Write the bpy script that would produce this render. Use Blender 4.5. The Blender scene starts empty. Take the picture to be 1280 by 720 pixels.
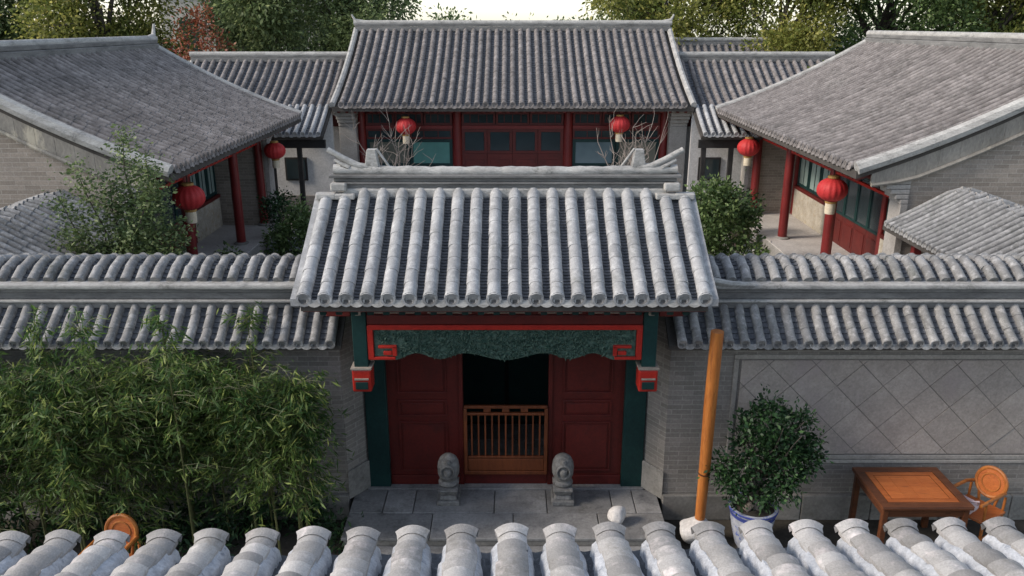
import bpy, math, random
import numpy as np
from mathutils import Vector, Matrix, Euler

R = math.radians
random.seed(7)
rng = np.random.default_rng(11)
scene = bpy.context.scene
COL = scene.collection

# ------------------------------------------------------------------ camera
cam_d = bpy.data.cameras.new('camera')
cam = bpy.data.objects.new('camera', cam_d)
COL.objects.link(cam)
cam.location = (0, 0, 6.4)
cam.rotation_euler = (R(90 - 18.1), 0, 0)
cam_d.sensor_width = 36
cam_d.lens = 28.4
cam_d.clip_start = 0.05
cam_d.clip_end = 2000
scene.camera = cam

# ------------------------------------------------------------------ light
SUN = Vector((-0.80, -0.17, 0.55)).normalized()
w = bpy.data.worlds.new('World')
scene.world = w
w.use_nodes = True
nt = w.node_tree
nt.nodes.clear()
sky = nt.nodes.new('ShaderNodeTexSky')
sky.sky_type = 'NISHITA'
sky.sun_disc = False
sky.sun_elevation = math.asin(SUN.z)
sky.sun_rotation = math.atan2(SUN.x, SUN.y)
sky.air_density = 1.0
sky.dust_density = 0.7
sky.ozone_density = 1.0
bg = nt.nodes.new('ShaderNodeBackground')
bg.inputs[1].default_value = 0.15
wo = nt.nodes.new('ShaderNodeOutputWorld')
hz = nt.nodes.new('ShaderNodeHueSaturation')      # thin white overcast veiling the blue
hz.inputs['Saturation'].default_value = 0.62
nt.links.new(sky.outputs[0], hz.inputs['Color'])
nt.links.new(hz.outputs[0], bg.inputs[0])
nt.links.new(bg.outputs[0], wo.inputs[0])
sd = bpy.data.lights.new('sun', 'SUN')
sd.energy = 2.0
sd.angle = R(15)
sd.color = (1.0, 0.88, 0.76)
so = bpy.data.objects.new('sun', sd)
COL.objects.link(so)
so.location = SUN * 30
so.rotation_euler = SUN.to_track_quat('Z', 'Y').to_euler()

vs = scene.view_settings
vs.view_transform = 'Standard'
vs.look = 'None'
vs.gamma = 1
vs.use_curve_mapping = False
vs.exposure = 0.90

# ------------------------------------------------------------------ helpers
WM = {}
I4 = Matrix.Identity(4)


def tr(v):
    return Matrix.Translation(Vector(v))


def tag(o, label=None, cat=None, group=None, kind=None):
    if label: o['label'] = label
    if cat: o['category'] = cat
    if group: o['group'] = group
    if kind: o['kind'] = kind
    return o


def thing(name, label, cat, loc=(0, 0, 0), group=None):
    o = bpy.data.objects.new(name, None)
    o.empty_display_size = 0.1
    COL.objects.link(o)
    o.location = loc
    WM[o.name] = tr(loc)
    return tag(o, label, cat, group)


def place(o, parent=None, basis=None):
    """basis is the world matrix of the new object"""
    COL.objects.link(o)
    if basis is None: basis = I4
    if parent is not None:
        o.parent = parent
        o.matrix_parent_inverse = WM[parent.name].inverted()
    o.matrix_basis = basis
    WM[o.name] = basis.copy()
    return o


def inst(name, mesh, parent, basis):
    return place(bpy.data.objects.new(name, mesh), parent, basis)


def copy_tree(o, parent=None):
    c = o.copy()
    COL.objects.link(c)
    if parent is not None: c.parent = parent
    for ch in list(o.children): copy_tree(ch, c)
    return c


class MB:
    def __init__(s, T=None):
        s.v = []; s.f = []; s.T = T

    def add(s, vs, fs):
        n = len(s.v)
        if s.T is not None: vs = [s.T @ Vector(v) for v in vs]
        s.v += [tuple(v) for v in vs]
        s.f += [tuple(i + n for i in f) for f in fs]
        return s

    def box(s, lo, hi, M=None):
        x0, y0, z0 = lo; x1, y1, z1 = hi
        vs = [(x0,y0,z0),(x1,y0,z0),(x1,y1,z0),(x0,y1,z0),(x0,y0,z1),(x1,y0,z1),(x1,y1,z1),(x0,y1,z1)]
        if M is not None: vs = [M @ Vector(v) for v in vs]
        return s.add(vs, [(0,3,2,1),(4,5,6,7),(0,1,5,4),(1,2,6,5),(2,3,7,6),(3,0,4,7)])

    def cbox(s, c, d, M=None):
        h = Vector(d) / 2
        return s.box(Vector(c) - h, Vector(c) + h, M)

    def taper(s, c, d0, d1, h):
        """frustum: base centre c, base dims d0, top dims d1, height h"""
        x, y, z = c
        vs = []
        for (dx, dy), zz in ((d0, z), (d1, z + h)):
            vs += [(x-dx/2,y-dy/2,zz),(x+dx/2,y-dy/2,zz),(x+dx/2,y+dy/2,zz),(x-dx/2,y+dy/2,zz)]
        return s.add(vs, [(0,3,2,1),(4,5,6,7),(0,1,5,4),(1,2,6,5),(2,3,7,6),(3,0,4,7)])

    def tube(s, pts, rad, seg=8, caps=True):
        pts = [Vector(p) for p in pts]
        if not hasattr(rad, '__len__'): rad = [rad] * len(pts)
        vs = []; fs = []
        prev = None
        for i, p in enumerate(pts):
            t = (pts[min(i+1, len(pts)-1)] - pts[max(i-1, 0)]).normalized()
            if prev is None:
                up = Vector((0, 0, 1)) if abs(t.z) < 0.95 else Vector((1, 0, 0))
                x = t.cross(up).normalized()
            else:
                x = (prev - t * prev.dot(t)).normalized()
            prev = x
            y = t.cross(x)
            for k in range(seg):
                a = 2 * math.pi * k / seg
                vs.append(p + (x * math.cos(a) + y * math.sin(a)) * rad[i])
        for i in range(len(pts) - 1):
            for k in range(seg):
                k2 = (k + 1) % seg
                fs.append((i*seg+k, i*seg+k2, (i+1)*seg+k2, (i+1)*seg+k))
        if caps:
            fs.append(tuple(reversed(range(seg))))
            fs.append(tuple((len(pts)-1)*seg + k for k in range(seg)))
        return s.add(vs, fs)

    def lathe(s, prof, c=(0, 0, 0), seg=16, ribs=0, ribamp=0.0, caps=True):
        vs = []; fs = []
        c = Vector(c)
        for r, z in prof:
            for k in range(seg):
                a = 2 * math.pi * k / seg
                rr = r * (1 - ribamp * (0.5 + 0.5 * math.cos(ribs * a))) if ribs else r
                vs.append(c + Vector((rr * math.cos(a), rr * math.sin(a), z)))
        for i in range(len(prof) - 1):
            for k in range(seg):
                k2 = (k + 1) % seg
                fs.append((i*seg+k, i*seg+k2, (i+1)*seg+k2, (i+1)*seg+k))
        if caps:
            fs.append(tuple(reversed(range(seg))))
            fs.append(tuple((len(prof)-1)*seg + k for k in range(seg)))
        return s.add(vs, fs)

    def prism(s, poly, ext):
        """poly: list of 3-D points (planar), ext: extrusion vector"""
        n = len(poly)
        ext = Vector(ext)
        vs = [Vector(p) for p in poly] + [Vector(p) + ext for p in poly]
        fs = [tuple(range(n)), tuple(reversed(range(n, 2*n)))]
        for i in range(n):
            j = (i + 1) % n
            fs.append((i, i + n, j + n, j))
        return s.add(vs, fs)

    def ribbon(s, top, bot, ext):
        """strip between two polylines, extruded"""
        for i in range(len(top) - 1):
            s.prism([top[i], top[i+1], bot[i+1], bot[i]], ext)
        return s

    def mesh(s, name, mat, smooth=False):
        me = bpy.data.meshes.new(name)
        me.from_pydata(s.v, [], s.f)
        me.validate()
        bmn = __import__('bmesh').new()
        bmn.from_mesh(me)
        __import__('bmesh').ops.recalc_face_normals(bmn, faces=bmn.faces)
        bmn.to_mesh(me); bmn.free()
        if mat: me.materials.append(mat)
        if smooth:
            me.polygons.foreach_set('use_smooth', [True] * len(me.polygons))
            try: me.set_sharp_from_angle(angle=R(40))
            except Exception: pass
        return me

    def build(s, name, mat, parent=None, smooth=False, bevel=0, basis=None):
        o = place(bpy.data.objects.new(name, s.mesh(name, mat, smooth)), parent, basis)
        if bevel:
            m = o.modifiers.new('bevel', 'BEVEL')
            m.width = bevel; m.segments = 2; m.limit_method = 'ANGLE'; m.angle_limit = R(40)
        return o


# ------------------------------------------------------------------ materials
def new_mat(name):
    m = bpy.data.materials.new(name)
    m.use_nodes = True
    n = m.node_tree.nodes; l = m.node_tree.links
    b = n['Principled BSDF']
    return m, n, l, b


def mixc(n, l, fac, a, b, mode='MIX'):
    x = n.new('ShaderNodeMix'); x.data_type = 'RGBA'; x.blend_type = mode
    if isinstance(fac, (int, float)): x.inputs[0].default_value = fac
    else: l.new(fac, x.inputs[0])
    for sock, val in ((x.inputs[6], a), (x.inputs[7], b)):
        if isinstance(val, tuple): sock.default_value = (*val, 1)
        else: l.new(val, sock)
    return x.outputs[2]


def noise(n, l, vec, scale, detail=4, rough=0.6):
    t = n.new('ShaderNodeTexNoise')
    t.inputs['Scale'].default_value = scale
    t.inputs['Detail'].default_value = detail
    t.inputs['Roughness'].default_value = rough
    if vec is not None: l.new(vec, t.inputs['Vector'])
    return t.outputs[0]


def ramp(n, l, fac, lo, hi):
    m = n.new('ShaderNodeMapRange')
    m.inputs['From Min'].default_value = lo
    m.inputs['From Max'].default_value = hi
    m.clamp = True
    l.new(fac, m.inputs['Value'])
    return m.outputs[0]


def weathered(name, c1, c2, scale=3.0, rough=0.85, bump=0.3, patch=None, pthr=(0.55, 0.68), pscale=1.3,
              fine=40, rnd=0.25, spec=0.3, island=False, stretch=None, metallic=0.0, stain=None, sscale=2.2):
    """two-tone surface with grain, optional patches of a third colour, per-object brightness"""
    m, n, l, b = new_mat(name)
    g = n.new('ShaderNodeNewGeometry')
    vec = g.outputs['Position']
    if stretch:
        mp = n.new('ShaderNodeMapping'); mp.inputs['Scale'].default_value = stretch
        l.new(vec, mp.inputs['Vector']); vec = mp.outputs[0]
    a = noise(n, l, vec, scale, 5, 0.65)
    col = mixc(n, l, ramp(n, l, a, 0.3, 0.7), c1, c2)
    f = noise(n, l, vec, fine, 3, 0.7)
    col = mixc(n, l, ramp(n, l, f, 0.25, 0.75), mixc(n, l, 0.35, col, (0, 0, 0)), col)
    if patch:
        p = noise(n, l, vec, pscale, 6, 0.7)
        col = mixc(n, l, ramp(n, l, p, *pthr), col, patch)
    if stain:   # irregular soot and moss marks on old surfaces
        q = noise(n, l, g.outputs['Position'], sscale, 7, 0.72)
        q2 = noise(n, l, g.outputs['Position'], sscale * 9, 4, 0.7)
        ad = n.new('ShaderNodeMath'); ad.operation = 'MULTIPLY'
        l.new(ramp(n, l, q, 0.50, 0.68), ad.inputs[0]); l.new(ramp(n, l, q2, 0.35, 0.65), ad.inputs[1])
        col = mixc(n, l, ad.outputs[0], col, stain)
    if rnd:
        oi = n.new('ShaderNodeObjectInfo')
        src = g.outputs['Random Per Island'] if island else oi.outputs['Random']
        mr = n.new('ShaderNodeMapRange')
        mr.inputs['To Min'].default_value = 1 - rnd; mr.inputs['To Max'].default_value = 1 + rnd
        l.new(src, mr.inputs['Value'])
        hs = n.new('ShaderNodeHueSaturation')
        l.new(mr.outputs[0], hs.inputs['Value']); l.new(col, hs.inputs['Color'])
        col = hs.outputs[0]
    l.new(col, b.inputs['Base Color'])
    b.inputs['Roughness'].default_value = rough
    b.inputs['Specular IOR Level'].default_value = spec
    b.inputs['Metallic'].default_value = metallic
    if bump:
        bp = n.new('ShaderNodeBump'); bp.inputs['Strength'].default_value = bump
        bp.inputs['Distance'].default_value = 0.01
        l.new(f, bp.inputs['Height']); l.new(bp.outputs[0], b.inputs['Normal'])
    return m


def brick_mat(name, c1, c2, mortar, axis, bw=0.26, bh=0.068, stain=None):
    m, n, l, b = new_mat(name)
    g = n.new('ShaderNodeNewGeometry')
    sp = n.new('ShaderNodeSeparateXYZ'); l.new(g.outputs['Position'], sp.inputs[0])
    cb = n.new('ShaderNodeCombineXYZ')
    l.new(sp.outputs[axis], cb.inputs[0]); l.new(sp.outputs[2], cb.inputs[1])
    t = n.new('ShaderNodeTexBrick')
    l.new(cb.outputs[0], t.inputs['Vector'])
    t.inputs['Scale'].default_value = 1
    t.inputs['Brick Width'].default_value = bw
    t.inputs['Row Height'].default_value = bh
    t.inputs['Mortar Size'].default_value = 0.006
    t.inputs['Mortar Smooth'].default_value = 0.3
    t.inputs['Color1'].default_value = (*c1, 1); t.inputs['Color2'].default_value = (*c2, 1)
    t.inputs['Mortar'].default_value = (*mortar, 1)
    a = noise(n, l, g.outputs['Position'], 1.1, 6, 0.7)
    col = mixc(n, l, ramp(n, l, a, 0.3, 0.75), t.outputs[0], stain or (0.09, 0.085, 0.08))
    col = mixc(n, l, 0.55, t.outputs[0], col)
    f = noise(n, l, g.outputs['Position'], 30, 4, 0.7)
    col = mixc(n, l, ramp(n, l, f, 0.2, 0.8), mixc(n, l, 0.4, col, (0, 0, 0)), col)
    l.new(col, b.inputs['Base Color'])
    b.inputs['Roughness'].default_value = 0.9
    b.inputs['Specular IOR Level'].default_value = 0.2
    bp = n.new('ShaderNodeBump'); bp.inputs['Strength'].default_value = 0.5
    bp.inputs['Distance'].default_value = 0.006; bp.invert = True
    l.new(t.outputs['Fac'], bp.inputs['Height'])
    bp2 = n.new('ShaderNodeBump'); bp2.inputs['Strength'].default_value = 0.3; bp2.inputs['Distance'].default_value = 0.006
    l.new(f, bp2.inputs['Height']); l.new(bp.outputs[0], bp2.inputs['Normal'])
    l.new(bp2.outputs[0], b.inputs['Normal'])
    return m


def leaf_mat(name, c1, c2, c3=None, scale=0.8, trans=0.3):
    m, n, l, b = new_mat(name)
    g = n.new('ShaderNodeNewGeometry')
    a = noise(n, l, g.outputs['Position'], scale, 3, 0.6)
    col = mixc(n, l, ramp(n, l, a, 0.35, 0.65), c1, c2)
    if c3: col = mixc(n, l, ramp(n, l, g.outputs['Random Per Island'], 0.72, 1.0), col, c3)
    mr = n.new('ShaderNodeMapRange'); mr.inputs['To Min'].default_value = 0.6; mr.inputs['To Max'].default_value = 1.35
    l.new(g.outputs['Random Per Island'], mr.inputs['Value'])
    hs = n.new('ShaderNodeHueSaturation'); l.new(mr.outputs[0], hs.inputs['Value']); l.new(col, hs.inputs['Color'])
    col = hs.outputs[0]
    l.new(col, b.inputs['Base Color'])
    b.inputs['Roughness'].default_value = 0.5
    b.inputs['Specular IOR Level'].default_value = 0.35
    tl = n.new('ShaderNodeBsdfTranslucent'); l.new(col, tl.inputs['Color'])
    mx = n.new('ShaderNodeMixShader'); mx.inputs[0].default_value = trans
    l.new(b.outputs[0], mx.inputs[1]); l.new(tl.outputs[0], mx.inputs[2])
    l.new(mx.outputs[0], n['Material Output'].inputs[0])
    return m


def wood_mat(name, c1, c2, stretch=(1, 1, 1), rough=0.45, scale=14):
    return weathered(name, c1, c2, scale=scale, rough=rough, bump=0.25, fine=85, rnd=0.10, stretch=stretch, spec=0.4, patch=tuple(c * 0.45 for c in c1), pthr=(0.56, 0.72), pscale=scale * 1.7)


M = {}
M['tile'] = weathered('grey_roof_tile', (0.175, 0.172, 0.168), (0.33, 0.325, 0.315), 3, 0.85, 0.4,
                      patch=(0.42, 0.415, 0.405), pthr=(0.5, 0.75), pscale=14, fine=70, rnd=0.16, stain=(0.105, 0.108, 0.095))
M['tile_hall'] = weathered('dark_grey_hall_tile', (0.122, 0.110, 0.104), (0.260, 0.235, 0.222), 4, 0.9, 0.4,
                           patch=(0.31, 0.285, 0.27), pthr=(0.45, 0.8), pscale=5, fine=60, rnd=0.14, stain=(0.075, 0.072, 0.066), sscale=1.2)
M['tile_gate'] = weathered('pale_gate_tile', (0.30, 0.302, 0.302), (0.42, 0.421, 0.420), 2.5, 0.8, 0.35,
                           patch=(0.50, 0.50, 0.49), pthr=(0.5, 0.75), pscale=12, fine=80, rnd=0.12, stain=(0.17, 0.172, 0.16))
M['tile_front'] = weathered('pale_weathered_cap_tile', (0.30, 0.29, 0.275), (0.42, 0.405, 0.385), 3, 0.85, 0.35,
                            patch=(0.55, 0.50, 0.48), pthr=(0.54, 0.75), pscale=10, fine=120, rnd=0.30, stain=(0.18, 0.17, 0.15), sscale=4)
M['pan'] = weathered('dark_pan_tile', (0.065, 0.07, 0.08), (0.15, 0.155, 0.165), 10, 0.85, 0.3,
                     patch=(0.27, 0.28, 0.29), pthr=(0.58, 0.75), pscale=22, fine=45, rnd=0.1)
M['capcentre'] = weathered('dark_tile_end', (0.10, 0.098, 0.095), (0.20, 0.195, 0.19), 30, 0.9, 0.6, fine=120, rnd=0.2)
M['mortar'] = weathered('lime_mortar', (0.40, 0.42, 0.45), (0.58, 0.60, 0.625), 16, 0.9, 0.8,
                        patch=(0.22, 0.24, 0.27), pthr=(0.57, 0.68), pscale=20, fine=60, rnd=0.1)
M['lime'] = weathered('pale_lime_ridge', (0.33, 0.32, 0.30), (0.51, 0.50, 0.47), 5, 0.85, 0.5,
                      patch=(0.17, 0.17, 0.165), pthr=(0.56, 0.7), pscale=4, fine=40, rnd=0.06, stretch=(0.5, 0.5, 1.6), stain=(0.10, 0.10, 0.092), sscale=3.5)
M['ridge'] = weathered('grey_ridge_brick', (0.12, 0.118, 0.115), (0.26, 0.255, 0.245), 4, 0.9, 0.4,
                       patch=(0.09, 0.09, 0.085), pthr=(0.56, 0.7), pscale=3, fine=40, rnd=0.06, stretch=(0.5, 0.5, 2))
M['deck'] = weathered('dark_roof_deck', (0.05, 0.045, 0.04), (0.09, 0.08, 0.07), 3, 0.9, 0.2, rnd=0)
M['brick_x'] = brick_mat('grey_brick_facing', (0.27, 0.25, 0.222), (0.38, 0.35, 0.315), (0.44, 0.415, 0.38), 0)
M['brick_y'] = brick_mat('grey_brick_side', (0.27, 0.25, 0.222), (0.38, 0.35, 0.315), (0.44, 0.415, 0.38), 1)
M['brick_warm'] = brick_mat('warm_grey_gable_brick', (0.29, 0.245, 0.20), (0.42, 0.36, 0.30), (0.48, 0.44, 0.39), 0, 0.30, 0.085,
                            stain=(0.20, 0.18, 0.16))
M['fascia'] = weathered('stained_fascia_brick', (0.20, 0.185, 0.16), (0.33, 0.305, 0.265), 2.2, 0.9, 0.35,
                        patch=(0.42, 0.38, 0.30), pthr=(0.57, 0.66), pscale=1.6, fine=30, rnd=0.05, stretch=(1, 1, 0.4))
M['pier'] = weathered('grey_pier_brick', (0.30, 0.28, 0.255), (0.44, 0.415, 0.38), 2.5, 0.9, 0.3, fine=25, rnd=0.05)
M['diamond'] = weathered('grey_square_brick', (0.34, 0.30, 0.265), (0.44, 0.39, 0.345), 2.6, 0.9, 0.4,
                         patch=(0.30, 0.255, 0.245), pthr=(0.52, 0.75), pscale=1.2, fine=30, rnd=0.09, stain=(0.24, 0.215, 0.195), sscale=1.6)
M['panelframe'] = weathered('grey_moulded_brick', (0.30, 0.28, 0.25), (0.40, 0.375, 0.34), 3, 0.9, 0.35, fine=30, rnd=0.08)
M['joint'] = weathered('dark_joint', (0.17, 0.155, 0.14), (0.24, 0.22, 0.20), 8, 0.95, 0.3, rnd=0)
M['plinth'] = weathered('stone_plinth', (0.21, 0.20, 0.18), (0.33, 0.315, 0.29), 3, 0.85, 0.4, fine=25, rnd=0.15, stain=(0.10, 0.095, 0.08))
M['slab'] = weathered('grey_paving_slab', (0.20, 0.198, 0.195), (0.36, 0.355, 0.345), 2.4, 0.8, 0.4,
                      patch=(0.10, 0.10, 0.105), pthr=(0.55, 0.72), pscale=3, fine=30, rnd=0.22, stain=(0.11, 0.105, 0.095))
M['court'] = weathered('pale_court_paving', (0.42, 0.39, 0.36), (0.56, 0.53, 0.49), 1.5, 0.85, 0.3, fine=20, rnd=0.1)
M['earth'] = weathered('dark_earth', (0.035, 0.03, 0.024), (0.085, 0.075, 0.06), 2.5, 0.95, 0.6, fine=25, rnd=0)
M['ground'] = weathered('yard_ground', (0.12, 0.115, 0.11), (0.22, 0.21, 0.20), 1.2, 0.9, 0.4, fine=20, rnd=0)
M['stone'] = weathered('carved_grey_stone', (0.12, 0.12, 0.116), (0.30, 0.295, 0.285), 14, 0.85, 0.9,
                       patch=(0.08, 0.08, 0.078), pthr=(0.56, 0.7), pscale=12, fine=38, rnd=0.08)
M['whitestone'] = weathered('pale_stone', (0.55, 0.53, 0.51), (0.72, 0.70, 0.68), 6, 0.85, 0.6, fine=30, rnd=0.08)
M['rock'] = weathered('garden_rock', (0.24, 0.25, 0.27), (0.42, 0.43, 0.45), 3, 0.9, 0.8, fine=18, rnd=0.15)
M['red'] = weathered('dark_red_paint', (0.088, 0.010, 0.008), (0.135, 0.015, 0.011), 3, 0.5, 0.12,
                     patch=(0.05, 0.009, 0.008), pthr=(0.58, 0.75), pscale=2, fine=30, rnd=0.08, spec=0.4)
M['redbright'] = weathered('vermilion_paint', (0.36, 0.020, 0.014), (0.47, 0.032, 0.020), 5, 0.45, 0.1, fine=30, rnd=0.05)
M['redcol'] = weathered('red_column_paint', (0.15, 0.014, 0.013), (0.21, 0.020, 0.018), 2, 0.4, 0.1, fine=30, rnd=0.06, spec=0.45)
M['green'] = weathered('dark_green_paint', (0.007, 0.030, 0.030), (0.012, 0.050, 0.046), 3, 0.5, 0.12, fine=30, rnd=0.08)
M['carve'] = weathered('green_carved_wood', (0.020, 0.068, 0.050), (0.13, 0.19, 0.15), 26, 0.6, 0.5, fine=60, rnd=0)
M['paleline'] = weathered('pale_trim', (0.28, 0.24, 0.20), (0.38, 0.33, 0.28), 8, 0.7, 0.1, rnd=0.05)
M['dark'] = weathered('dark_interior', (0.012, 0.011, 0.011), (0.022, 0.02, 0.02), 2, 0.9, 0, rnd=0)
M['darkwood'] = weathered('dark_stained_wood', (0.020, 0.020, 0.020), (0.042, 0.040, 0.038), 4, 0.6, 0.2, rnd=0.1)
M['wood'] = wood_mat('orange_varnished_wood', (0.32, 0.098, 0.022), (0.52, 0.190, 0.042), (1, 1, 0.12))
M['woodx'] = wood_mat('orange_varnished_board', (0.37, 0.095, 0.024), (0.52, 0.16, 0.042), (0.12, 1, 1), rough=0.35)
M['woodred'] = wood_mat('red_brown_wood', (0.085, 0.030, 0.014), (0.15, 0.055, 0.024), (0.2, 1, 1), rough=0.35)
M['woodgate'] = wood_mat('orange_brown_railing_wood', (0.13, 0.036, 0.013), (0.21, 0.060, 0.020), (1, 1, 0.15))
M['plaster'] = weathered('white_plaster', (0.58, 0.57, 0.55), (0.70, 0.69, 0.67), 2, 0.9, 0.15, fine=20, rnd=0.04)
M['tan'] = weathered('tan_stone_dado', (0.36, 0.32, 0.25), (0.55, 0.50, 0.41), 5, 0.85, 0.3, patch=(0.30, 0.22, 0.12),
                     pthr=(0.55, 0.7), pscale=6, fine=25, rnd=0.06)
M['lantern'] = weathered('red_lantern_silk', (0.50, 0.030, 0.034), (0.60, 0.05, 0.048), 6, 0.6, 0.1, fine=40, rnd=0.05)
M['cream'] = weathered('cream_lantern_fringe', (0.66, 0.56, 0.40), (0.76, 0.68, 0.52), 10, 0.7, 0.3, fine=60, rnd=0.05)
M['gold'] = weathered('gold_lantern_cap', (0.40, 0.22, 0.07), (0.50, 0.30, 0.10), 10, 0.5, 0.1, rnd=0.05)
M['cord'] = weathered('dark_cord', (0.03, 0.02, 0.02), (0.05, 0.03, 0.03), 10, 0.8, 0, rnd=0)
M['porcelain'] = weathered('blue_white_porcelain', (0.36, 0.39, 0.46), (0.48, 0.50, 0.56), 6, 0.2, 0.0, patch=(0.10, 0.14, 0.38),
                           pthr=(0.585, 0.61), pscale=14, fine=20, rnd=0, spec=0.5)
M['blueband'] = weathered('cobalt_band', (0.05, 0.07, 0.28), (0.08, 0.11, 0.36), 8, 0.2, 0, rnd=0, spec=0.5)
M['terracotta'] = weathered('dark_clay_pot', (0.05, 0.04, 0.035), (0.10, 0.07, 0.06), 8, 0.8, 0.2, rnd=0.1)
M['cushion'] = weathered('pink_white_cloth', (0.62, 0.42, 0.42), (0.75, 0.66, 0.66), 14, 0.9, 0.3, rnd=0)
M['bark'] = weathered('tree_bark', (0.05, 0.042, 0.035), (0.11, 0.095, 0.08), 6, 0.95, 0.6, fine=20, rnd=0.15, stretch=(1, 1, 0.3))
M['bark_pale'] = weathered('pale_twig_bark', (0.24, 0.20, 0.17), (0.36, 0.31, 0.27), 6, 0.9, 0.3, rnd=0.15)
M['culm'] = weathered('bamboo_culm', (0.07, 0.085, 0.03), (0.14, 0.14, 0.06), 5, 0.5, 0.1, rnd=0.2)
M['farwall'] = weathered('pale_far_wall', (0.55, 0.53, 0.48), (0.66, 0.64, 0.58), 0.5, 0.9, 0.1, rnd=0)
M['redbrick'] = brick_mat('red_brick', (0.30, 0.085, 0.06), (0.38, 0.12, 0.08), (0.30, 0.22, 0.18), 0)
M['leaf_bamboo'] = leaf_mat('bamboo_leaf', (0.045, 0.105, 0.026), (0.110, 0.180, 0.044), (0.27, 0.31, 0.09), 1.2, 0.45)
M['leaf_dark'] = leaf_mat('dark_glossy_leaf', (0.014, 0.045, 0.016), (0.028, 0.070, 0.022), (0.05, 0.10, 0.035), 3, 0.15)
M['leaf_mid'] = leaf_mat('garden_leaf', (0.065, 0.115, 0.035), (0.12, 0.18, 0.055), (0.20, 0.26, 0.10), 2.0, 0.4)
M['leaf_grey'] = leaf_mat('greyish_leaf', (0.07, 0.115, 0.045), (0.13, 0.18, 0.065), (0.24, 0.28, 0.13), 1.5, 0.4)
M['leaf_tree'] = leaf_mat('dark_tree_leaf', (0.105, 0.160, 0.070), (0.180, 0.235, 0.090), (0.30, 0.34, 0.15), 0.5, 0.5)
M['leaf_yellow'] = leaf_mat('yellow_green_leaf', (0.14, 0.185, 0.045), (0.26, 0.265, 0.06), (0.42, 0.38, 0.12), 0.35, 0.5)
M['leaf_red'] = leaf_mat('russet_leaf', (0.20, 0.05, 0.03), (0.28, 0.09, 0.04), (0.34, 0.16, 0.09), 0.8)
M['flower'] = leaf_mat('white_blossom', (0.7, 0.7, 0.66), (0.8, 0.8, 0.76), None, 3, 0.3)


def glass_mat(name, col, rough=0.12):
    m, n, l, b = new_mat(name)
    g = n.new('ShaderNodeNewGeometry')
    a = noise(n, l, g.outputs['Position'], 1.7, 2, 0.5)
    l.new(mixc(n, l, a, tuple(c * 0.6 for c in col), tuple(c * 1.3 for c in col)), b.inputs['Base Color'])
    b.inputs['Roughness'].default_value = rough
    b.inputs['Specular IOR Level'].default_value = 0.6
    return m


M['glass_teal'] = glass_mat('teal_curtained_glass', (0.10, 0.25, 0.22))
M['glass_dark'] = glass_mat('dark_glass', (0.03, 0.045, 0.05))
M['glass_pale'] = glass_mat('pale_curtained_glass', (0.28, 0.36, 0.33))

M['glass_blue'] = glass_mat('blue_grey_glass', (0.13, 0.19, 0.21))
M['glass_grey'] = glass_mat('grey_curtained_glass', (0.16, 0.16, 0.13))

# ------------------------------------------------------------------ roof kit
def curve(run, rise, k=0.25, n=10):
    return [(run * i / n, rise * ((1 - k) * (i / n) + k * (i / n) ** 2)) for i in range(n + 1)]


class Prof:
    def __init__(s, pts):
        s.p = [Vector(p) for p in pts]
        s.c = [0]
        for i in range(1, len(s.p)): s.c.append(s.c[-1] + (s.p[i] - s.p[i-1]).length)
        s.len = s.c[-1]

    def at(s, d):
        d = max(min(d, s.len), 0)
        for i in range(1, len(s.c)):
            if d <= s.c[i] or i == len(s.c) - 1:
                t = (s.p[i] - s.p[i-1]).normalized()
                q = s.p[i-1] + t * (d - s.c[i-1])
                return q, math.atan2(t.y, t.x)


def frame_mat(o, a, u):
    a = Vector(a).normalized(); u = Vector(u).normalized(); z = a.cross(u)
    m = Matrix((a, u, z)).transposed().to_4x4()
    m.translation = Vector(o)
    return m


def half_tube(mb, y0, y1, r0, r1, z0, z1, seg=7, under=0.35):
    """arched tile from y0 (lower end) to y1; bottom edge goes a little below the axis"""
    vs = []
    for y, r, z in ((y0, r0, z0), (y1, r1, z1)):
        for k in range(seg + 1):
            a = -under + (math.pi + 2 * under) * k / seg
            vs.append((r * math.cos(a), y, z + r * math.sin(a)))
    n = seg + 1
    fs = [(k, k + n, k + n + 1, k + 1) for k in range(seg)]
    fs.append(tuple(range(n)))
    mb.add(vs, fs)


def end_cap(mb, y, r, z, seg=12):
    """round moulded tile end facing down the slope"""
    vs = []; fs = []
    for rr, yy in ((r * 1.08, y + 0.03), (r * 1.08, y - 0.014), (r * 0.74, y - 0.014), (r * 0.64, y + 0.012), (r * 0.25, y + 0.006)):
        for k in range(seg):
            a = 2 * math.pi * k / seg
            vs.append((rr * math.cos(a), yy + rr * math.sin(a) * 0.42, z + rr * math.sin(a)))
    for i in range(4):
        for k in range(seg):
            k2 = (k + 1) % seg
            fs.append((i*seg+k, i*seg+k2, (i+1)*seg+k2, (i+1)*seg+k))
    fs.append(tuple(4*seg + k for k in range(seg)))
    mb.add(vs, fs)


def tile_meshes(r, L, mat, tagname):
    a = MB(); half_tube(a, 0, L * 1.06, r, r * 0.965, 0, -0.003)
    b = MB(); half_tube(b, 0, L * 1.06, r, r * 0.965, 0, -0.003); end_cap(b, 0, r, 0)
    em = b.mesh('end_tile_' + tagname, mat, True)
    em.materials.append(M['capcentre'])          # darker colour in the recessed centre of the round tile end
    for q in list(em.polygons)[-25:]: q.material_index = 1
    return a.mesh('tube_tile_' + tagname, mat, True), em


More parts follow.
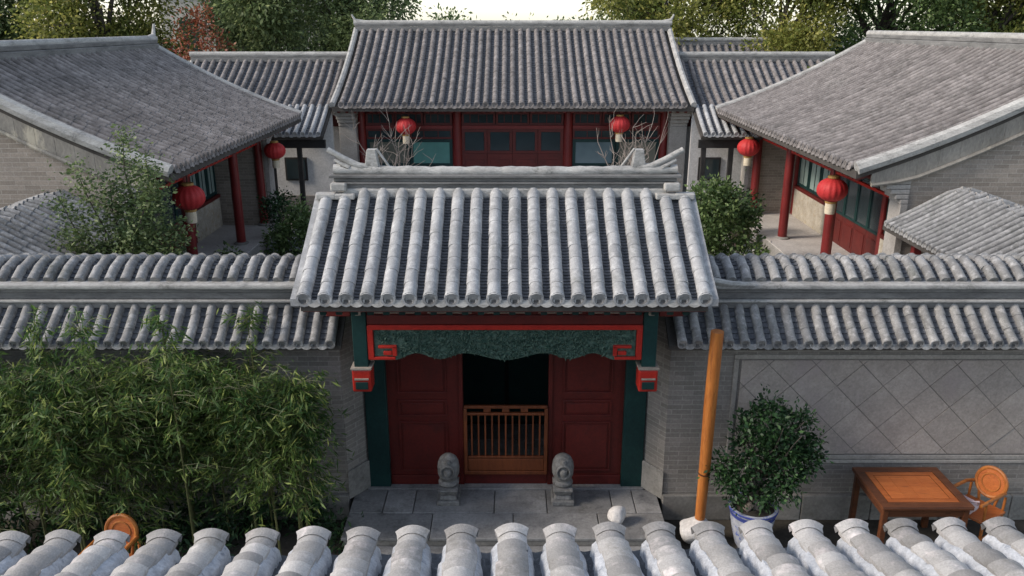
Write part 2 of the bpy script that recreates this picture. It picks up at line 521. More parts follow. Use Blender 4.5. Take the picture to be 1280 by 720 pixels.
def tube_row_mesh(prof, r, L, mat, lift, cap=True, seg=6, jit=0.0, first=1.0):
    """a whole row of tube tiles following the roof curve (local: x along, y up-slope run, z height)"""
    mb = MB()
    d = 0; i = 0
    while d < prof.len - 0.02:
        e = min(d + L * (first if i == 0 else 1), prof.len)
        p, th = prof.at((d + e) / 2)
        p0, _ = prof.at(d)
        s = 1 + (random.random() - 0.5) * jit
        sub = MB()
        half_tube(sub, 0, (e - d) * 1.05, r * s, r * 0.9 * s, 0, 0, seg)
        if i == 0 and cap: end_cap(sub, 0, r, 0, 10)
        T = Matrix.Translation((0, p0.x, p0.y)) @ Matrix.Rotation(th, 4, 'X') @ Matrix.Translation((0, 0, lift))
        mb.add([T @ Vector(v) for v in sub.v], sub.f)
        d = e; i += 1
    return mb.mesh('tube_tile_row', mat, True)


def pan_row_mesh(prof, wdt, step, mat, lift, sag=0.02):
    """valley of overlapping concave tiles"""
    mb = MB()
    n = max(2, int(prof.len / step))
    vs = []; fs = []
    seg = 4
    for i in range(n):
        d0 = prof.len * i / n; d1 = prof.len * (i + 1) / n
        for d, dz in ((d0, 0.016), (d1, 0.0)):
            p, th = prof.at(d)
            for k in range(seg + 1):
                x = -wdt / 2 + wdt * k / seg
                q = (2 * k / seg - 1) ** 2
                h = lift + dz - sag * (1 - q)
                vs.append((x, p.x - math.sin(th) * h, p.y + math.cos(th) * h))
    m = seg + 1
    for j in range(2 * n - 1):
        for k in range(seg):
            fs.append((j*m+k, j*m+k+1, (j+1)*m+k+1, (j+1)*m+k))
    mb.add(vs, fs)
    return mb.mesh('pan_tile_row', mat, False)


def drip_mesh(wdt, hgt, mat):
    """shield-shaped drip tile hanging at the eave between two tubes"""
    mb = MB()
    pts = []
    n = 8
    for k in range(n + 1):
        a = math.pi * k / n
        pts.append((-wdt / 2 * math.cos(a), 0, -hgt * math.sin(a) ** 0.8))
    pts += [(wdt * 0.25, 0, -hgt * 0.05), (0, 0, -hgt * 0.18), (-wdt * 0.25, 0, -hgt * 0.05)]
    mb.prism(pts, (0, 0.022, 0))
    return mb.mesh('drip_tile', mat, False)


def tiled_slope(parent, o, a, uh, prof, alongs, pitch, r, L, tmat, pmat, single=True, tagname='', drips=True,
                pan_step=0.075, lift=0.05, skip_top=None, jit=0.01, dripmat=None):
    """tiles on one slope. o: eave point at along = 0"""
    F = frame_mat(o, a, uh)
    if single:
        tm, em = tile_meshes(r, L, tmat, tagname)
        for i, x in enumerate(alongs):
            top = prof.len - (skip_top.get(i, 0) if skip_top else 0)
            d = 0
            while d < top - 0.04:
                p, th = prof.at(min(d + L / 2, prof.len)); p0, _ = prof.at(d)
                B = (F @ Matrix.Translation((x + random.uniform(-jit, jit) * 0.5, p0.x, p0.y)) @ Matrix.Rotation(th, 4, 'X')
                     @ Matrix.Rotation(random.uniform(-jit, jit) * 2, 4, 'Z')
                     @ Matrix.Translation((0, 0, lift + random.uniform(-jit, jit) * 0.3)))
                if d + L > top:
                    B = B @ Matrix.Diagonal((1, (top - d) / L, 1, 1))
                inst('end_tile' if d == 0 else 'tube_tile', em if d == 0 else tm, parent, B)
                d += L
    else:
        rows = [tube_row_mesh(prof, r, L, tmat, lift, jit=0.03, first=0.35 + 0.65 * ((q * 0.618) % 1)) for q in range(9)]
        for i, x in enumerate(alongs):
            inst('tube_tile_row', rows[(i * 4 + random.randint(0, 2)) % 9], parent, F @ Matrix.Translation((x + random.uniform(-jit, jit), 0, 0)))
    pm = pan_row_mesh(prof, pitch - 1.2 * r, pan_step, pmat, lift * 0.6)
    dm = drip_mesh(pitch * 0.80, pitch * 0.42, dripmat or tmat)
    for i in range(len(alongs) - 1):
        x = (alongs[i] + alongs[i+1]) / 2
        inst('pan_tile_row', pm, parent, F @ Matrix.Translation((x, 0, 0)))
        if drips:
            inst('drip_tile', dm, parent, F @ Matrix.Translation((x, -0.012, lift * 0.8)) @ Matrix.Rotation(R(-14), 4, 'X'))


def deck(parent, o, a, uh, prof, a0, a1, thick, mat, name='roof_deck'):
    F = frame_mat(o, a, uh)
    mb = MB(F)
    top = [(a0, p.x, p.y) for p in prof.p]
    bot = [(a0, p.x, p.y - thick) for p in prof.p]
    mb.ribbon(top, bot, (a1 - a0, 0, 0))
    return mb.build(name, mat, parent)


# ------------------------------------------------------------------ foliage kit
def leaves(name, C, D, size, aspect, mat, parent, kind='stuff', curl=0.25):
    """C: Nx3 leaf centres, D: Nx3 leaf directions, size: N; one folded blade per leaf"""
    N = len(C)
    D = D / (np.linalg.norm(D, axis=1, keepdims=True) + 1e-9)
    rv = rng.normal(size=(N, 3))
    S = np.cross(D, rv); S /= (np.linalg.norm(S, axis=1, keepdims=True) + 1e-9)
    Nn = np.cross(D, S)
    L = size[:, None]; W = L * aspect
    v = np.empty((N, 4, 3))
    v[:, 0] = C - D * L * 0.5
    v[:, 1] = C + S * W * 0.5 + Nn * W * curl
    v[:, 2] = C + D * L * 0.5
    v[:, 3] = C - S * W * 0.5 + Nn * W * curl
    me = bpy.data.meshes.new(name)
    me.vertices.add(N * 4); me.vertices.foreach_set('co', v.reshape(-1))
    me.loops.add(N * 4); me.loops.foreach_set('vertex_index', np.arange(N * 4, dtype=np.int32))
    me.polygons.add(N)
    me.polygons.foreach_set('loop_start', np.arange(0, N * 4, 4, dtype=np.int32))
    me.polygons.foreach_set('loop_total', np.full(N, 4, dtype=np.int32))
    me.update(calc_edges=True)
    me.materials.append(mat)
    o = place(bpy.data.objects.new(name, me), parent)
    if kind: o['kind'] = kind
    return o


def blob_leaves(blobs, per_area, cl, spread, lsize, droop=0.3):
    """leaf clumps over and inside a set of ellipsoids -> C, D, size"""
    Cs = []; Ds = []; Ss = []
    for (c, r) in blobs:
        c = np.array(c); r = np.array(r)
        n = max(6, int(per_area * (r[0]*r[1] + r[1]*r[2] + r[0]*r[2]) * 4.2))
        d = rng.normal(size=(n, 3)); d /= np.linalg.norm(d, axis=1, keepdims=True)
        rad = rng.uniform(0.45, 1.05, size=(n, 1)) ** 0.6
        cc = c + d * r * rad
        m = rng.integers(cl // 2, cl + 1, size=n)
        idx = np.repeat(np.arange(n), m)
        off = rng.normal(size=(len(idx), 3)) * spread
        Cs.append(cc[idx] + off)
        dd = off / spread * 0.6 + d[idx] * 0.5 + rng.normal(size=(len(idx), 3)) * 0.5
        dd[:, 2] -= droop
        Ds.append(dd)
        Ss.append(lsize * rng.uniform(0.6, 1.3, size=len(idx)))
    return np.concatenate(Cs), np.concatenate(Ds), np.concatenate(Ss)


def limb(mb, p0, p1, r0, r1, seg=6, wob=0.12, n=5):
    p0 = Vector(p0); p1 = Vector(p1)
    L = (p1 - p0).length
    pts = []; rad = []
    for i in range(n + 1):
        t = i / n
        j = Vector((random.gauss(0, 1), random.gauss(0, 1), random.gauss(0, 0.5))) * wob * L * 0.3 * math.sin(math.pi * t)
        pts.append(p0.lerp(p1, t) + j); rad.append(r0 + (r1 - r0) * t)
    mb.tube(pts, rad, seg)
    return pts


def tree(name, label, base, h, blobs, leafmat, lsize=0.22, per=5.0, cl=26, spread=0.28, tr_r=0.22, group=None, cat='tree', fork=0.45, barkmat=None):
    t = thing(name, label, cat, base, group)
    b = Vector(base)
    mb = MB()
    f = b + Vector((random.uniform(-.3, .3), random.uniform(-.3, .3), h * fork))
    mb.tube([b - Vector((0, 0, 0.1)), b.lerp(f, 0.15), b.lerp(f, 0.6) + Vector((0.05, 0, 0)), f], [tr_r * 1.5, tr_r * 1.1, tr_r * 0.9, tr_r * 0.75], 9)
    for c, r in blobs:
        c = Vector(c)
        pts = limb(mb, f - Vector((0, 0, 0.15)), c, tr_r * 0.55, tr_r * 0.12)
        for q in range(4):
            s = pts[random.randint(2, 5)]
            e = c + Vector((random.uniform(-1, 1) * r[0], random.uniform(-1, 1) * r[1], random.uniform(-.6, .9) * r[2])) * 0.85
            limb(mb, s, e, tr_r * 0.16, tr_r * 0.04, 5)
    mb.build('trunk', barkmat or M['bark'], t, True)
    C, D, S = blob_leaves(blobs, per, cl, spread, lsize)
    leaves('crown', C, D, S, 0.5, leafmat, t)
    return t


def rock_mesh(rx, ry, rz, mat, seed, parent, name, loc, rough=0.25):
    r_ = random.Random(seed)
    import bmesh
    bm = bmesh.new()
    bmesh.ops.create_icosphere(bm, subdivisions=3, radius=1)
    k = [(Vector((r_.gauss(0, 1), r_.gauss(0, 1), r_.gauss(0, 1))).normalized(), r_.uniform(0.55, 0.95)) for _ in range(11)]
    for v in bm.verts:
        for nrm, lim in k:
            d = v.co.dot(nrm)
            if d > lim: v.co -= nrm * (d - lim) * 0.85
        v.co *= 1 + r_.uniform(-1, 1) * 0.03 * rough * 4
        v.co = Vector((v.co.x * rx, v.co.y * ry, v.co.z * rz))
    me = bpy.data.meshes.new(name); bm.to_mesh(me); bm.free()
    me.materials.append(mat)
    me.polygons.foreach_set('use_smooth', [True] * len(me.polygons))
    return place(bpy.data.objects.new(name, me), parent, tr(loc))


# ================================================================== SETTING
g = MB().add([(-300, -150, -0.02), (300, -150, -0.02), (300, 420, -0.02), (-300, 420, -0.02)], [(0, 1, 2, 3)]).build('ground', M['ground'])
tag(g, 'wide brown grey ground sheet around and beneath the courtyard', 'ground', kind='structure')
yd = MB().box((-9.0, 2.4, -0.2), (9.0, 9.55, 0)).build('yard', M['earth'])
tag(yd, 'dark earth yard strip below the gate and bamboo', 'ground', kind='structure')
cy = MB().box((-6.9, 11.2, -0.3), (7.2, 26.9, 0.27)).build('courtyard_paving', M['ground'])
tag(cy, 'pale paved inner courtyard behind the gate between the side halls', 'courtyard', kind='structure')
slab_l = 0.62
sm = MB().box((-0.30, -0.30, 0), (0.30, 0.30, 0.03)).mesh('paving_slab', M['court'])
for i in range(22):
    for j in range(12):
        inst('paving_slab', sm, cy, tr((-6.6 + i * slab_l + 0.1, 17.0 + j * 0.8, 0.27)) @ Matrix.Diagonal((1, 1.28, 1, 1)))

# ================================================================== NEAR ROOF (camera side)
nb = thing('roofed_house', 'nearest house with pale arched cap tiles and flared tile ends facing the gate', 'building', (0, 1.0, 0))
MB().box((-5.2, -3.0, 0), (5.2, 2.45, 3.75)).build('wall', M['brick_x'], nb)
rot = R(1.4)
a_n = Vector((-math.cos(rot), -math.sin(rot), 0)); u_n = Vector((math.sin(rot), -math.cos(rot), 0))
E0 = Vector((-0.004, 3.27, 4.018))
pn = Prof([(h, 0.235 * h + 0.018 * h * h) for h in [i * 0.3 for i in range(18)]])
F = frame_mat(E0, a_n, u_n)
roofn = deck(nb, E0 + Vector((0, 0, -0.05)), a_n, u_n, pn, -4.9, 4.9, 0.16, M['deck'], 'roof')
P_N = 0.2345


def cap_tile_mesh(wd, rise, L, name, flare=False):
    mb = MB(); seg = 8
    vs = []
    rowsd = [(0, 0.0, 1.0), (L, -0.012, 0.94)]
    for y, dz, sc in rowsd:
        for th in (0.0, -0.018):
            for k in range(seg + 1):
                x = -wd / 2 + wd * k / seg
                vs.append((x * sc, y, dz + th + rise * (1 - (2 * k / seg - 1) ** 2)))
    n = seg + 1
    fs = []
    for k in range(seg):
        fs += [(k, 2*n+k, 2*n+k+1, k+1), (n+k, n+k+1, 3*n+k+1, 3*n+k), (k, k+1, n+k+1, n+k)]
    fs += [(0, n, 3*n, 2*n), (seg, 2*n+seg, 3*n+seg, n+seg)]
    mb.add(vs, fs)
    if flare:  # upturned rim on the lowest tile
        ring = []
        for (y, up, sc) in ((0.028, 0.002, 1.0), (-0.002, 0.010, 1.08), (-0.016, 0.020, 1.20), (-0.026, 0.006, 1.18), (-0.020, -0.024, 1.08)):
            for k in range(seg + 1):
                x = -wd / 2 + wd * k / seg
                ring.append((x * sc, y, up + rise * (1 - (2 * k / seg - 1) ** 2)))
        fr = [(i*n+k, i*n+k+1, (i+1)*n+k+1, (i+1)*n+k) for i in range(4) for k in range(seg)]
        mb.add(ring, fr)
    return mb.mesh(name, M['tile_front'], True)


ct = [cap_tile_mesh(0.128 + 0.008 * q, 0.028, 0.15, 'cap_tile_%d' % q) for q in range(3)]
cf = cap_tile_mesh(0.138, 0.032, 0.13, 'flared_cap_tile', True)
cap_step = 0.102
pmesh = pan_row_mesh(pn, P_N - 0.08, 0.07, M['pan'], 0.0, 0.03)


def mortar_row():
    mb = MB()
    n = 46; vs = []; fs = []
    for i in range(n + 1):
        d = 0.03 + i * 0.05 if i < 34 else 1.7 + (i - 34) * 0.28
        p, th = pn.at(d)
        wv = random.uniform(-0.008, 0.010)
        for x, z in ((-0.100 - wv, -0.03), (-0.090 - wv, 0.03), (-0.062 - wv * .5, 0.058), (0.062 + wv * .5, 0.058), (0.090 + wv, 0.03), (0.100 + wv, -0.03)):
            z2 = z + random.uniform(-0.006, 0.006)
            vs.append((x + random.uniform(-0.004, 0.004), p.x - math.sin(th) * z2, p.y + math.cos(th) * z2))
    for i in range(n):
        for k in range(5): fs.append((i*6+k, i*6+k+1, (i+1)*6+k+1, (i+1)*6+k))
    fs.append(tuple(range(6)))
    return mb.add(vs, fs).mesh('mortar_bed', M['mortar'], True)


mort = [mortar_row() for _ in range(4)]
upper = MB()
for i in range(-17, 18):
    x = -i * P_N
    inst('mortar_bed', mort[i % 4], roofn, F @ tr((x, 0, 0)))
    vis = abs(i) <= 11
    for k in range(0, 40):
        d = k * cap_step + (random.uniform(-0.012, 0.012) if k else 0)
        p, th = pn.at(d)
        B = (F @ tr((x + random.uniform(-.006, .006), p.x, p.y)) @ Matrix.Rotation(th - 0.15 + random.uniform(-.05, .05), 4, 'X')
             @ Matrix.Rotation(random.uniform(-.05, .05), 4, 'Z') @ Matrix.Rotation(random.uniform(-.05, .05), 4, 'Y') @ tr((0, 0, 0.076 + random.uniform(0, .006))))
        if k == 0: inst('flared_cap_tile', cf, roofn, B)
        elif vis and k < 9: inst('cap_tile', ct[random.randint(0, 2)], roofn, B)
        else:
            me = ct[0]
            upper.add([B @ v.co for v in me.vertices], [tuple(q.vertices) for q in me.polygons])
uo = upper.build('upper_cap_tiles', M['tile_front'], roofn, True); uo['kind'] = 'stuff'
for i in range(-17, 17):
    inst('pan_tile_row', pmesh, roofn, F @ tr((-(i + 0.5) * P_N, 0, 0.0)))
for i in range(-8, 9):
    MB(F).box((i * 0.55 - 0.04, 0.06, -0.24), (i * 0.55 + 0.04, 1.2, -0.15)).build('rafter', M['green'], roofn)

# ================================================================== GATE
GX = -0.085
gate = thing('gatehouse', 'small gatehouse with pale tube tiled roof, red doors and green carved hanging board', 'gatehouse', (GX, 9.8, 0.3))
ep = Vector((GX, 8.60, 3.43))
GP = 0.2375
prof_g = Prof(curve(1.56, 0.90, 0.12, 8))
groof = deck(gate, ep + Vector((0, 0, -0.02)), (1, 0, 0), (0, 1, 0), prof_g, -2.30, 2.30, 0.10, M['deck'], 'roof')
al = [(i - 9.5) * GP for i in range(20)]
tiled_slope(groof, ep, (1, 0, 0), (0, 1, 0), prof_g, al, GP, 0.079, 0.205, M['tile_gate'], M['pan'], True, 'gate', pan_step=0.05,
            lift=0.045, skip_top={0: 0.12, 1: 0.10, 18: 0.10, 19: 0.12}, jit=0.007, dripmat=M['lime'])
# verge strips beside the outermost tubes
for s in (-1, 1):
    mb = MB(frame_mat(ep, (1, 0, 0), (0, 1, 0)))
    x0 = s * (9.5 * GP + 0.055); x1 = s * (9.5 * GP + 0.15)
    mb.ribbon([(min(x0, x1), p.x - 0.02, p.y + 0.035) for p in prof_g.p], [(min(x0, x1), p.x - 0.02, p.y - 0.05) for p in prof_g.p], (abs(x1 - x0), 0, 0))
    mb.build('verge', M['tile_gate'], groof)
    mb = MB()
    for q in range(2):
        mb.box((GX + s * (9.5 - q) * GP - 0.125, 9.98, 4.30), (GX + s * (9.5 - q) * GP + 0.125, 10.14, 4.375 - q * 0.004))
    mb.build('verge_cap', M['lime'], groof, bevel=0.015)
# rear slope
deck(gate, Vector((GX, 11.9, 3.35)), (-1, 0, 0), (0, -1, 0), Prof(curve(1.70, 0.96, 0.12, 6)), -2.3, 2.3, 0.10, M['tile_gate'], 'rear_roof')
# ridge: stacked mouldings, cap, tails
yr = 10.22
rd = MB()
rd.box((GX - 2.05, yr - 0.13, 4.30), (GX + 2.05, yr + 0.13, 4.42))
rd.build('ridge', M['lime'], gate, bevel=0.02)
rd = MB()
rd.box((GX - 2.12, yr - 0.10, 4.40), (GX + 2.12, yr + 0.10, 4.475))
rd.box((GX - 2.15, yr - 0.13, 4.475), (GX + 2.15, yr + 0.13, 4.50))
rd.build('ridge_moulding', M['ridge'], gate, bevel=0.008)
rd = MB()
rd.box((GX - 2.17, yr - 0.085, 4.50), (GX + 2.17, yr + 0.085, 4.555))
rd.box((GX - 2.22, yr - 0.135, 4.555), (GX + 2.22, yr + 0.135, 4.59))
rd.build('ridge_ledge', M['ridge'], gate, bevel=0.008)
rd = MB()
pts = []
n = 60
for i in range(n + 1):
    t = -1 + 2 * i / n
    x = GX + t * 2.18
    pts.append((x, yr, 4.62 + 0.028 * abs(t) ** 3))
rd.tube(pts, [0.062 + 0.008 * math.sin(i * 2.1) * (i % 2) for i in range(n + 1)], 10)
rd.build('ridge_cap', M['lime'], gate, True)
for s in (-1, 1):
    x = GX + s * 1.72
    t = MB()
    t.tube([(x - s * .05, yr, 4.66), (x + s * .14, yr - .01, 4.69), (x + s * .30, yr - .01, 4.77), (x + s * .52, yr - .02, 4.90)], [0.045, 0.045, 0.040, 0.036], 10)
    t.tube([(x + s * .36, yr - .02, 4.70), (x + s * .26, yr - .03, 4.67), (x + s * .44, yr - .02, 4.77)], [0.03, 0.035, 0.02], 8)
    t.build('ridge_tail', M['lime'], gate, True)
    b = MB()
    b.taper((x - s * 0.03, yr + .02, 4.64), (0.19, 0.12), (0.11, 0.10), 0.26)
    b.tube([(x - s * .09, yr, 4.91), (x - s * .27, yr, 4.65)], 0.018, 6)
    b.build('ridge_finial', M['lime'], gate, bevel=0.01)
    e = MB().box((GX + s * 2.10 - 0.10, yr - 0.2, 4.40), (GX + s * 2.10 + 0.10, yr - 0.02, 4.50)).build('ridge_end_block', M['lime'], gate, bevel=0.02)
# platform slabs (each slab a piece), front steps
pf = MB().box((GX - 2.02, 8.62, 0.0), (GX + 2.02, 11.9, 0.26)).build('platform', M['plinth'], gate)
rows = [(8.60, 9.16, [-2.06, -0.95, 0.10, 1.20, 2.06]), (9.16, 9.72, [-2.06, -1.62, -1.22, -0.15, 0.55, 1.42, 1.72, 2.06])]
for y0, y1, xs in rows:
    for i in range(len(xs) - 1):
        MB().box((GX + xs[i] + .006, y0 + .006, 0.262), (GX + xs[i+1] - .006, y1 - .006, 0.30 + random.uniform(-.004, .004))).build('paving_slab', M['slab'], pf, bevel=0.008)
MB().box((GX - 1.9, 9.726, 0.262), (GX + 1.9, 10.1, 0.312)).build('threshold_slab', M['slab'], pf, bevel=0.008)
for i in range(2):
    y1 = 8.60 - i * 0.34
    for x0, x1 in ((-1.9, -0.5), (-0.5, 0.75), (0.75, 1.9)):
        MB().box((GX + x0 + .006, y1 - 0.33, 0), (GX + x1 - .006, y1 - 0.005, 0.20 - i * 0.10)).build('step_slab', M['slab'], gate, bevel=0.012)
# posts, beams, carved board
yd_ = 9.88
for s in (-1, 1):
    MB().box((GX + s * 1.735 - 0.145, yd_ - 0.10, 0.30), (GX + s * 1.735 + 0.145, yd_ + 0.16, 3.35)).build('door_jamb', M['green'], gate, bevel=0.01)
    MB().box((GX + s * 1.735 - 0.085, 8.98, 2.44), (GX + s * 1.735 + 0.085, 9.15, 3.36)).build('hanging_post', M['green'], gate, bevel=0.008)
    hb = MB().box((GX + s * 1.735 - 0.115, 8.95, 2.14), (GX + s * 1.735 + 0.115, 9.18, 2.43)).build('hanging_post_end', M['redbright'], gate, bevel=0.02)
    MB().box((GX + s * 1.735 - 0.125, 8.94, 2.432), (GX + s * 1.735 + 0.125, 9.19, 2.462)).build('trim', M['paleline'], hb, bevel=0.004)
    MB().box((GX + s * 1.735 - 0.075, 8.938, 2.18), (GX + s * 1.735 + 0.075, 8.96, 2.275)).build('inset_panel', M['green'], hb, bevel=0.004)
    MB().box((GX + s * 1.735 - 0.085, 8.935, 2.305), (GX + s * 1.735 + 0.085, 8.962, 2.325)).build('gilt_line', M['paleline'], hb)
    MB().box((GX + s * 1.735 - 0.06, 9.15, 2.72), (GX + s * 1.735 + 0.06, 9.80, 2.92)).build('tie_beam', M['green'], gate)
    MB().box((GX + s * 1.735 - 0.07, 9.15, 3.02), (GX + s * 1.735 + 0.07, 11.3, 3.30)).build('cross_beam', M['green'], gate)
    MB().box((GX + min(s * 1.83, s * 2.12), 9.0, 3.10), (GX + max(s * 1.83, s * 2.12), 9.12, 3.19)).build('beam_head', M['red'], gate, bevel=0.01)
    MB().cbox((GX + s * 1.735, 8.972, 3.16), (0.07, 0.03, 0.07)).build('peg', M['paleline'], gate, bevel=0.01)
bm_ = MB().box((GX - 1.645, 8.995, 3.0), (GX + 1.645, 9.13, 3.12)).build('beam', M['red'], gate, bevel=0.01)
MB().box((GX - 1.645, 9.01, 3.125), (GX + 1.645, 9.12, 3.36)).build('frieze', M['red'], gate)
for i in range(5):
    x = GX - 1.31 + i * 0.655
    fp = MB().box((x - 0.27, 8.998, 3.16), (x + 0.27, 9.02, 3.34)).build('frieze_panel', M['green'], gate, bevel=0.005)
    MB().box((x - 0.26, 8.99, 3.145), (x + 0.26, 9.005, 3.157)).build('gilt_line', M['paleline'], fp)
# vermilion frame round the board
vf = MB()
vf.box((GX - 1.645, 8.985, 2.935), (GX + 1.645, 9.12, 2.995))
for s in (-1, 1):
    xa, xb = sorted((s * 1.645, s * 1.575))
    vf.box((GX + xa, 8.985, 2.55), (GX + xb, 9.12, 2.935))
    xa, xb = sorted((s * 1.575, s * 1.32)); vf.box((GX + xa, 8.985, 2.55), (GX + xb, 9.11, 2.585))
    xa, xb = sorted((s * 1.35, s * 1.30)); vf.box((GX + xa, 8.982, 2.60), (GX + xb, 9.11, 2.72))
    xa, xb = sorted((s * 1.52, s * 1.30)); vf.box((GX + xa, 8.982, 2.70), (GX + xb, 9.105, 2.735))
    xa, xb = sorted((s * 1.46, s * 1.36)); vf.box((GX + xa, 8.984, 2.61), (GX + xb, 9.10, 2.66))
vf.build('board_frame', M['redbright'], gate, bevel=0.006)
# carved board with scalloped lower edge, relief built from many small leaves of wood
cb = MB()
NB = 96


def scallop(t):  # t in -1..1 -> lower edge z
    a = abs(t)
    ks = [(0, 0.1), (0.31, 1.1), (0.50, 0.25), (0.68, 1.1), (0.86, 0.1), (1.01, 0.1)]
    for (a0, v0), (a1, v1) in zip(ks[:-1], ks[1:]):
        if a <= a1:
            q = 0.5 - 0.5 * math.cos(math.pi * (a - a0) / (a1 - a0))
            return 2.525 + 0.09 * (v0 + (v1 - v0) * q)
    return 2.50


top = []; bot = []
for i in range(NB + 1):
    t = -1 + 2 * i / NB
    top.append((GX + t * 1.57, 9.02, 2.94)); bot.append((GX + t * 1.57, 9.02, scallop(t)))
cb.ribbon(top, bot, (0, 0.07, 0))
cbo = cb.build('carved_board', M['carve'], gate)
rl = MB()
for i in range(1500):
    t = random.uniform(-0.98, 0.98)
    x = GX + t * 1.57; z0 = scallop(t) + 0.012
    z = random.uniform(z0, 2.925)
    if abs(t) > 0.80 and z < 2.76: continue
    ang = random.uniform(0, math.pi); L = random.uniform(0.02, 0.05); wv = L * 0.36
    T = tr((x, 9.018, z)) @ Matrix.Rotation(ang, 4, 'Y')
    rl.add([T @ Vector(v) for v in ((-L, 0, 0), (0, 0, wv), (L, 0, 0), (0, 0, -wv), (0, -0.028, 0))], [(0, 1, 4), (1, 2, 4), (2, 3, 4), (3, 0, 4)])
ro = rl.build('carved_relief', M['carve'], cbo); ro['kind'] = 'stuff'
# rafters under the eave
for i in range(24):
    x = GX - 2.07 + i * 0.18
    th = math.atan2(0.86, 1.56)
    MB(frame_mat(ep + Vector((0, 0.06, -0.16)), (1, 0, 0), (0, math.cos(th), math.sin(th)))).box((x - GX - 0.035, 0, -0.035), (x - GX + 0.035, 1.3, 0.03)).build('rafter', M['green'], groof)
MB().box((GX - 2.28, 8.61, 3.30), (GX + 2.28, 8.65, 3.36)).build('eave_board', M['red'], groof)
# doors: two fixed leaves with raised panels, open middle
for s in (-1, 1):
    xa, xb = sorted((s * 1.59, s * 0.63))
    dl = MB().box((GX + xa, yd_ - 0.02, 0.46), (GX + xb, yd_ + 0.05, 2.62)).build('door_leaf', M['red'], gate)
    MB().box((GX + xa, yd_ - 0.045, 0.312), (GX + xb, yd_ + 0.06, 0.455)).build('door_sill', M['red'], gate, bevel=0.008)
    for (z0, z1) in ((0.52, 1.28), (1.36, 1.60), (1.70, 2.54)):
        fr = MB()
        xi0, xi1 = GX + xa + 0.14, GX + xb - 0.16
        for (u0, u1, v0, v1) in ((xi0, xi1, z0, z0 + .022), (xi0, xi1, z1 - .022, z1), (xi0, xi0 + .022, z0 + .022, z1 - .022), (xi1 - .022, xi1, z0 + .022, z1 - .022)):
            fr.box((u0, yd_ - 0.042, v0), (u1, yd_ - 0.021, v1))
        fr.build('door_moulding', M['red'], dl, bevel=0.006)
        MB().box((xi0 + .05, yd_ - 0.032, z0 + .05), (xi1 - .05, yd_ - 0.021, z1 - .05)).build('door_panel', M['red'], dl, bevel=0.008)
    xa, xb = sorted((s * 0.628, s * 0.575))
    MB().box((GX + xa, yd_ - 0.05, 0.312), (GX + xb, yd_ + 0.08, 2.62)).build('door_post', M['red'], gate, bevel=0.006)
MB().box((GX - 1.59, yd_ - 0.04, 2.63), (GX + 1.59, yd_ + 0.1, 2.80)).build('lintel', M['green'], gate)
MB().box((GX - 1.59, yd_ + 0.0, 2.81), (GX + 1.59, yd_ + 0.05, 3.3)).build('transom_board', M['green'], gate)
MB().box((GX - 0.572, yd_ - 0.03, 0.312), (GX + 0.572, yd_ + 0.06, 0.50)).build('threshold', M['red'], gate, bevel=0.01)
# dark interior behind the doorway: side walls and inner screen
for s in (-1, 1):
    xa, xb = sorted((s * 1.90, s * 1.78))
    MB().box((GX + xa, yd_ + 0.17, 0.26), (GX + xb, 11.8, 3.4)).build('side_wall', M['brick_y'], gate)
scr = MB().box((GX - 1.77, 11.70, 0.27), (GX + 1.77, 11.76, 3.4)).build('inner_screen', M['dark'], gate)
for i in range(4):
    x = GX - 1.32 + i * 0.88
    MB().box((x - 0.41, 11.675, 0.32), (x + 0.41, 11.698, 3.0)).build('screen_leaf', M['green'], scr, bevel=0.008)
# low railing gate in the doorway
rg = thing('railing_gate', 'low orange brown wooden railing standing in the open doorway between the red doors', 'railing', (GX, yd_ - 0.1, 0.5))
yg = yd_ - 0.075
for z0, z1 in ((1.50, 1.54), (1.40, 1.435)):
    MB().box((GX - 0.56, yg - 0.025, z0), (GX + 0.56, yg + 0.025, z1)).build('rail', M['woodgate'], rg, bevel=0.008)
MB().box((GX - 0.52, yg - 0.02, 0.56), (GX + 0.52, yg + 0.02, 0.74)).build('lower_board', M['woodgate'], rg, bevel=0.01)
MB().box((GX - 0.57, yg - 0.03, 0.50), (GX + 0.57, yg + 0.03, 0.555)).build('rail', M['woodgate'], rg, bevel=0.008)
MB().box((GX - 0.52, yg - 0.022, 0.745), (GX + 0.52, yg + 0.022, 0.78)).build('rail', M['woodgate'], rg, bevel=0.008)
for s in (-1, 1):
    MB().box((GX + s * 0.545 - 0.024, yg - 0.03, 0.557), (GX + s * 0.545 + 0.024, yg + 0.03, 1.498)).build('post', M['woodgate'], rg, bevel=0.008)
for i in range(11):
    x = GX - 0.46 + i * 0.092
    MB().box((x - 0.011, yg - 0.011, 0.782), (x + 0.011, yg + 0.011, 1.398)).build('baluster', M['woodgate'], rg, bevel=0.004)
for i in range(3):
    MB().cbox((GX - 0.25 + i * 0.25, yg, 1.4675), (0.10, 0.02, 0.062)).build('spacer', M['woodgate'], rg, bevel=0.01)
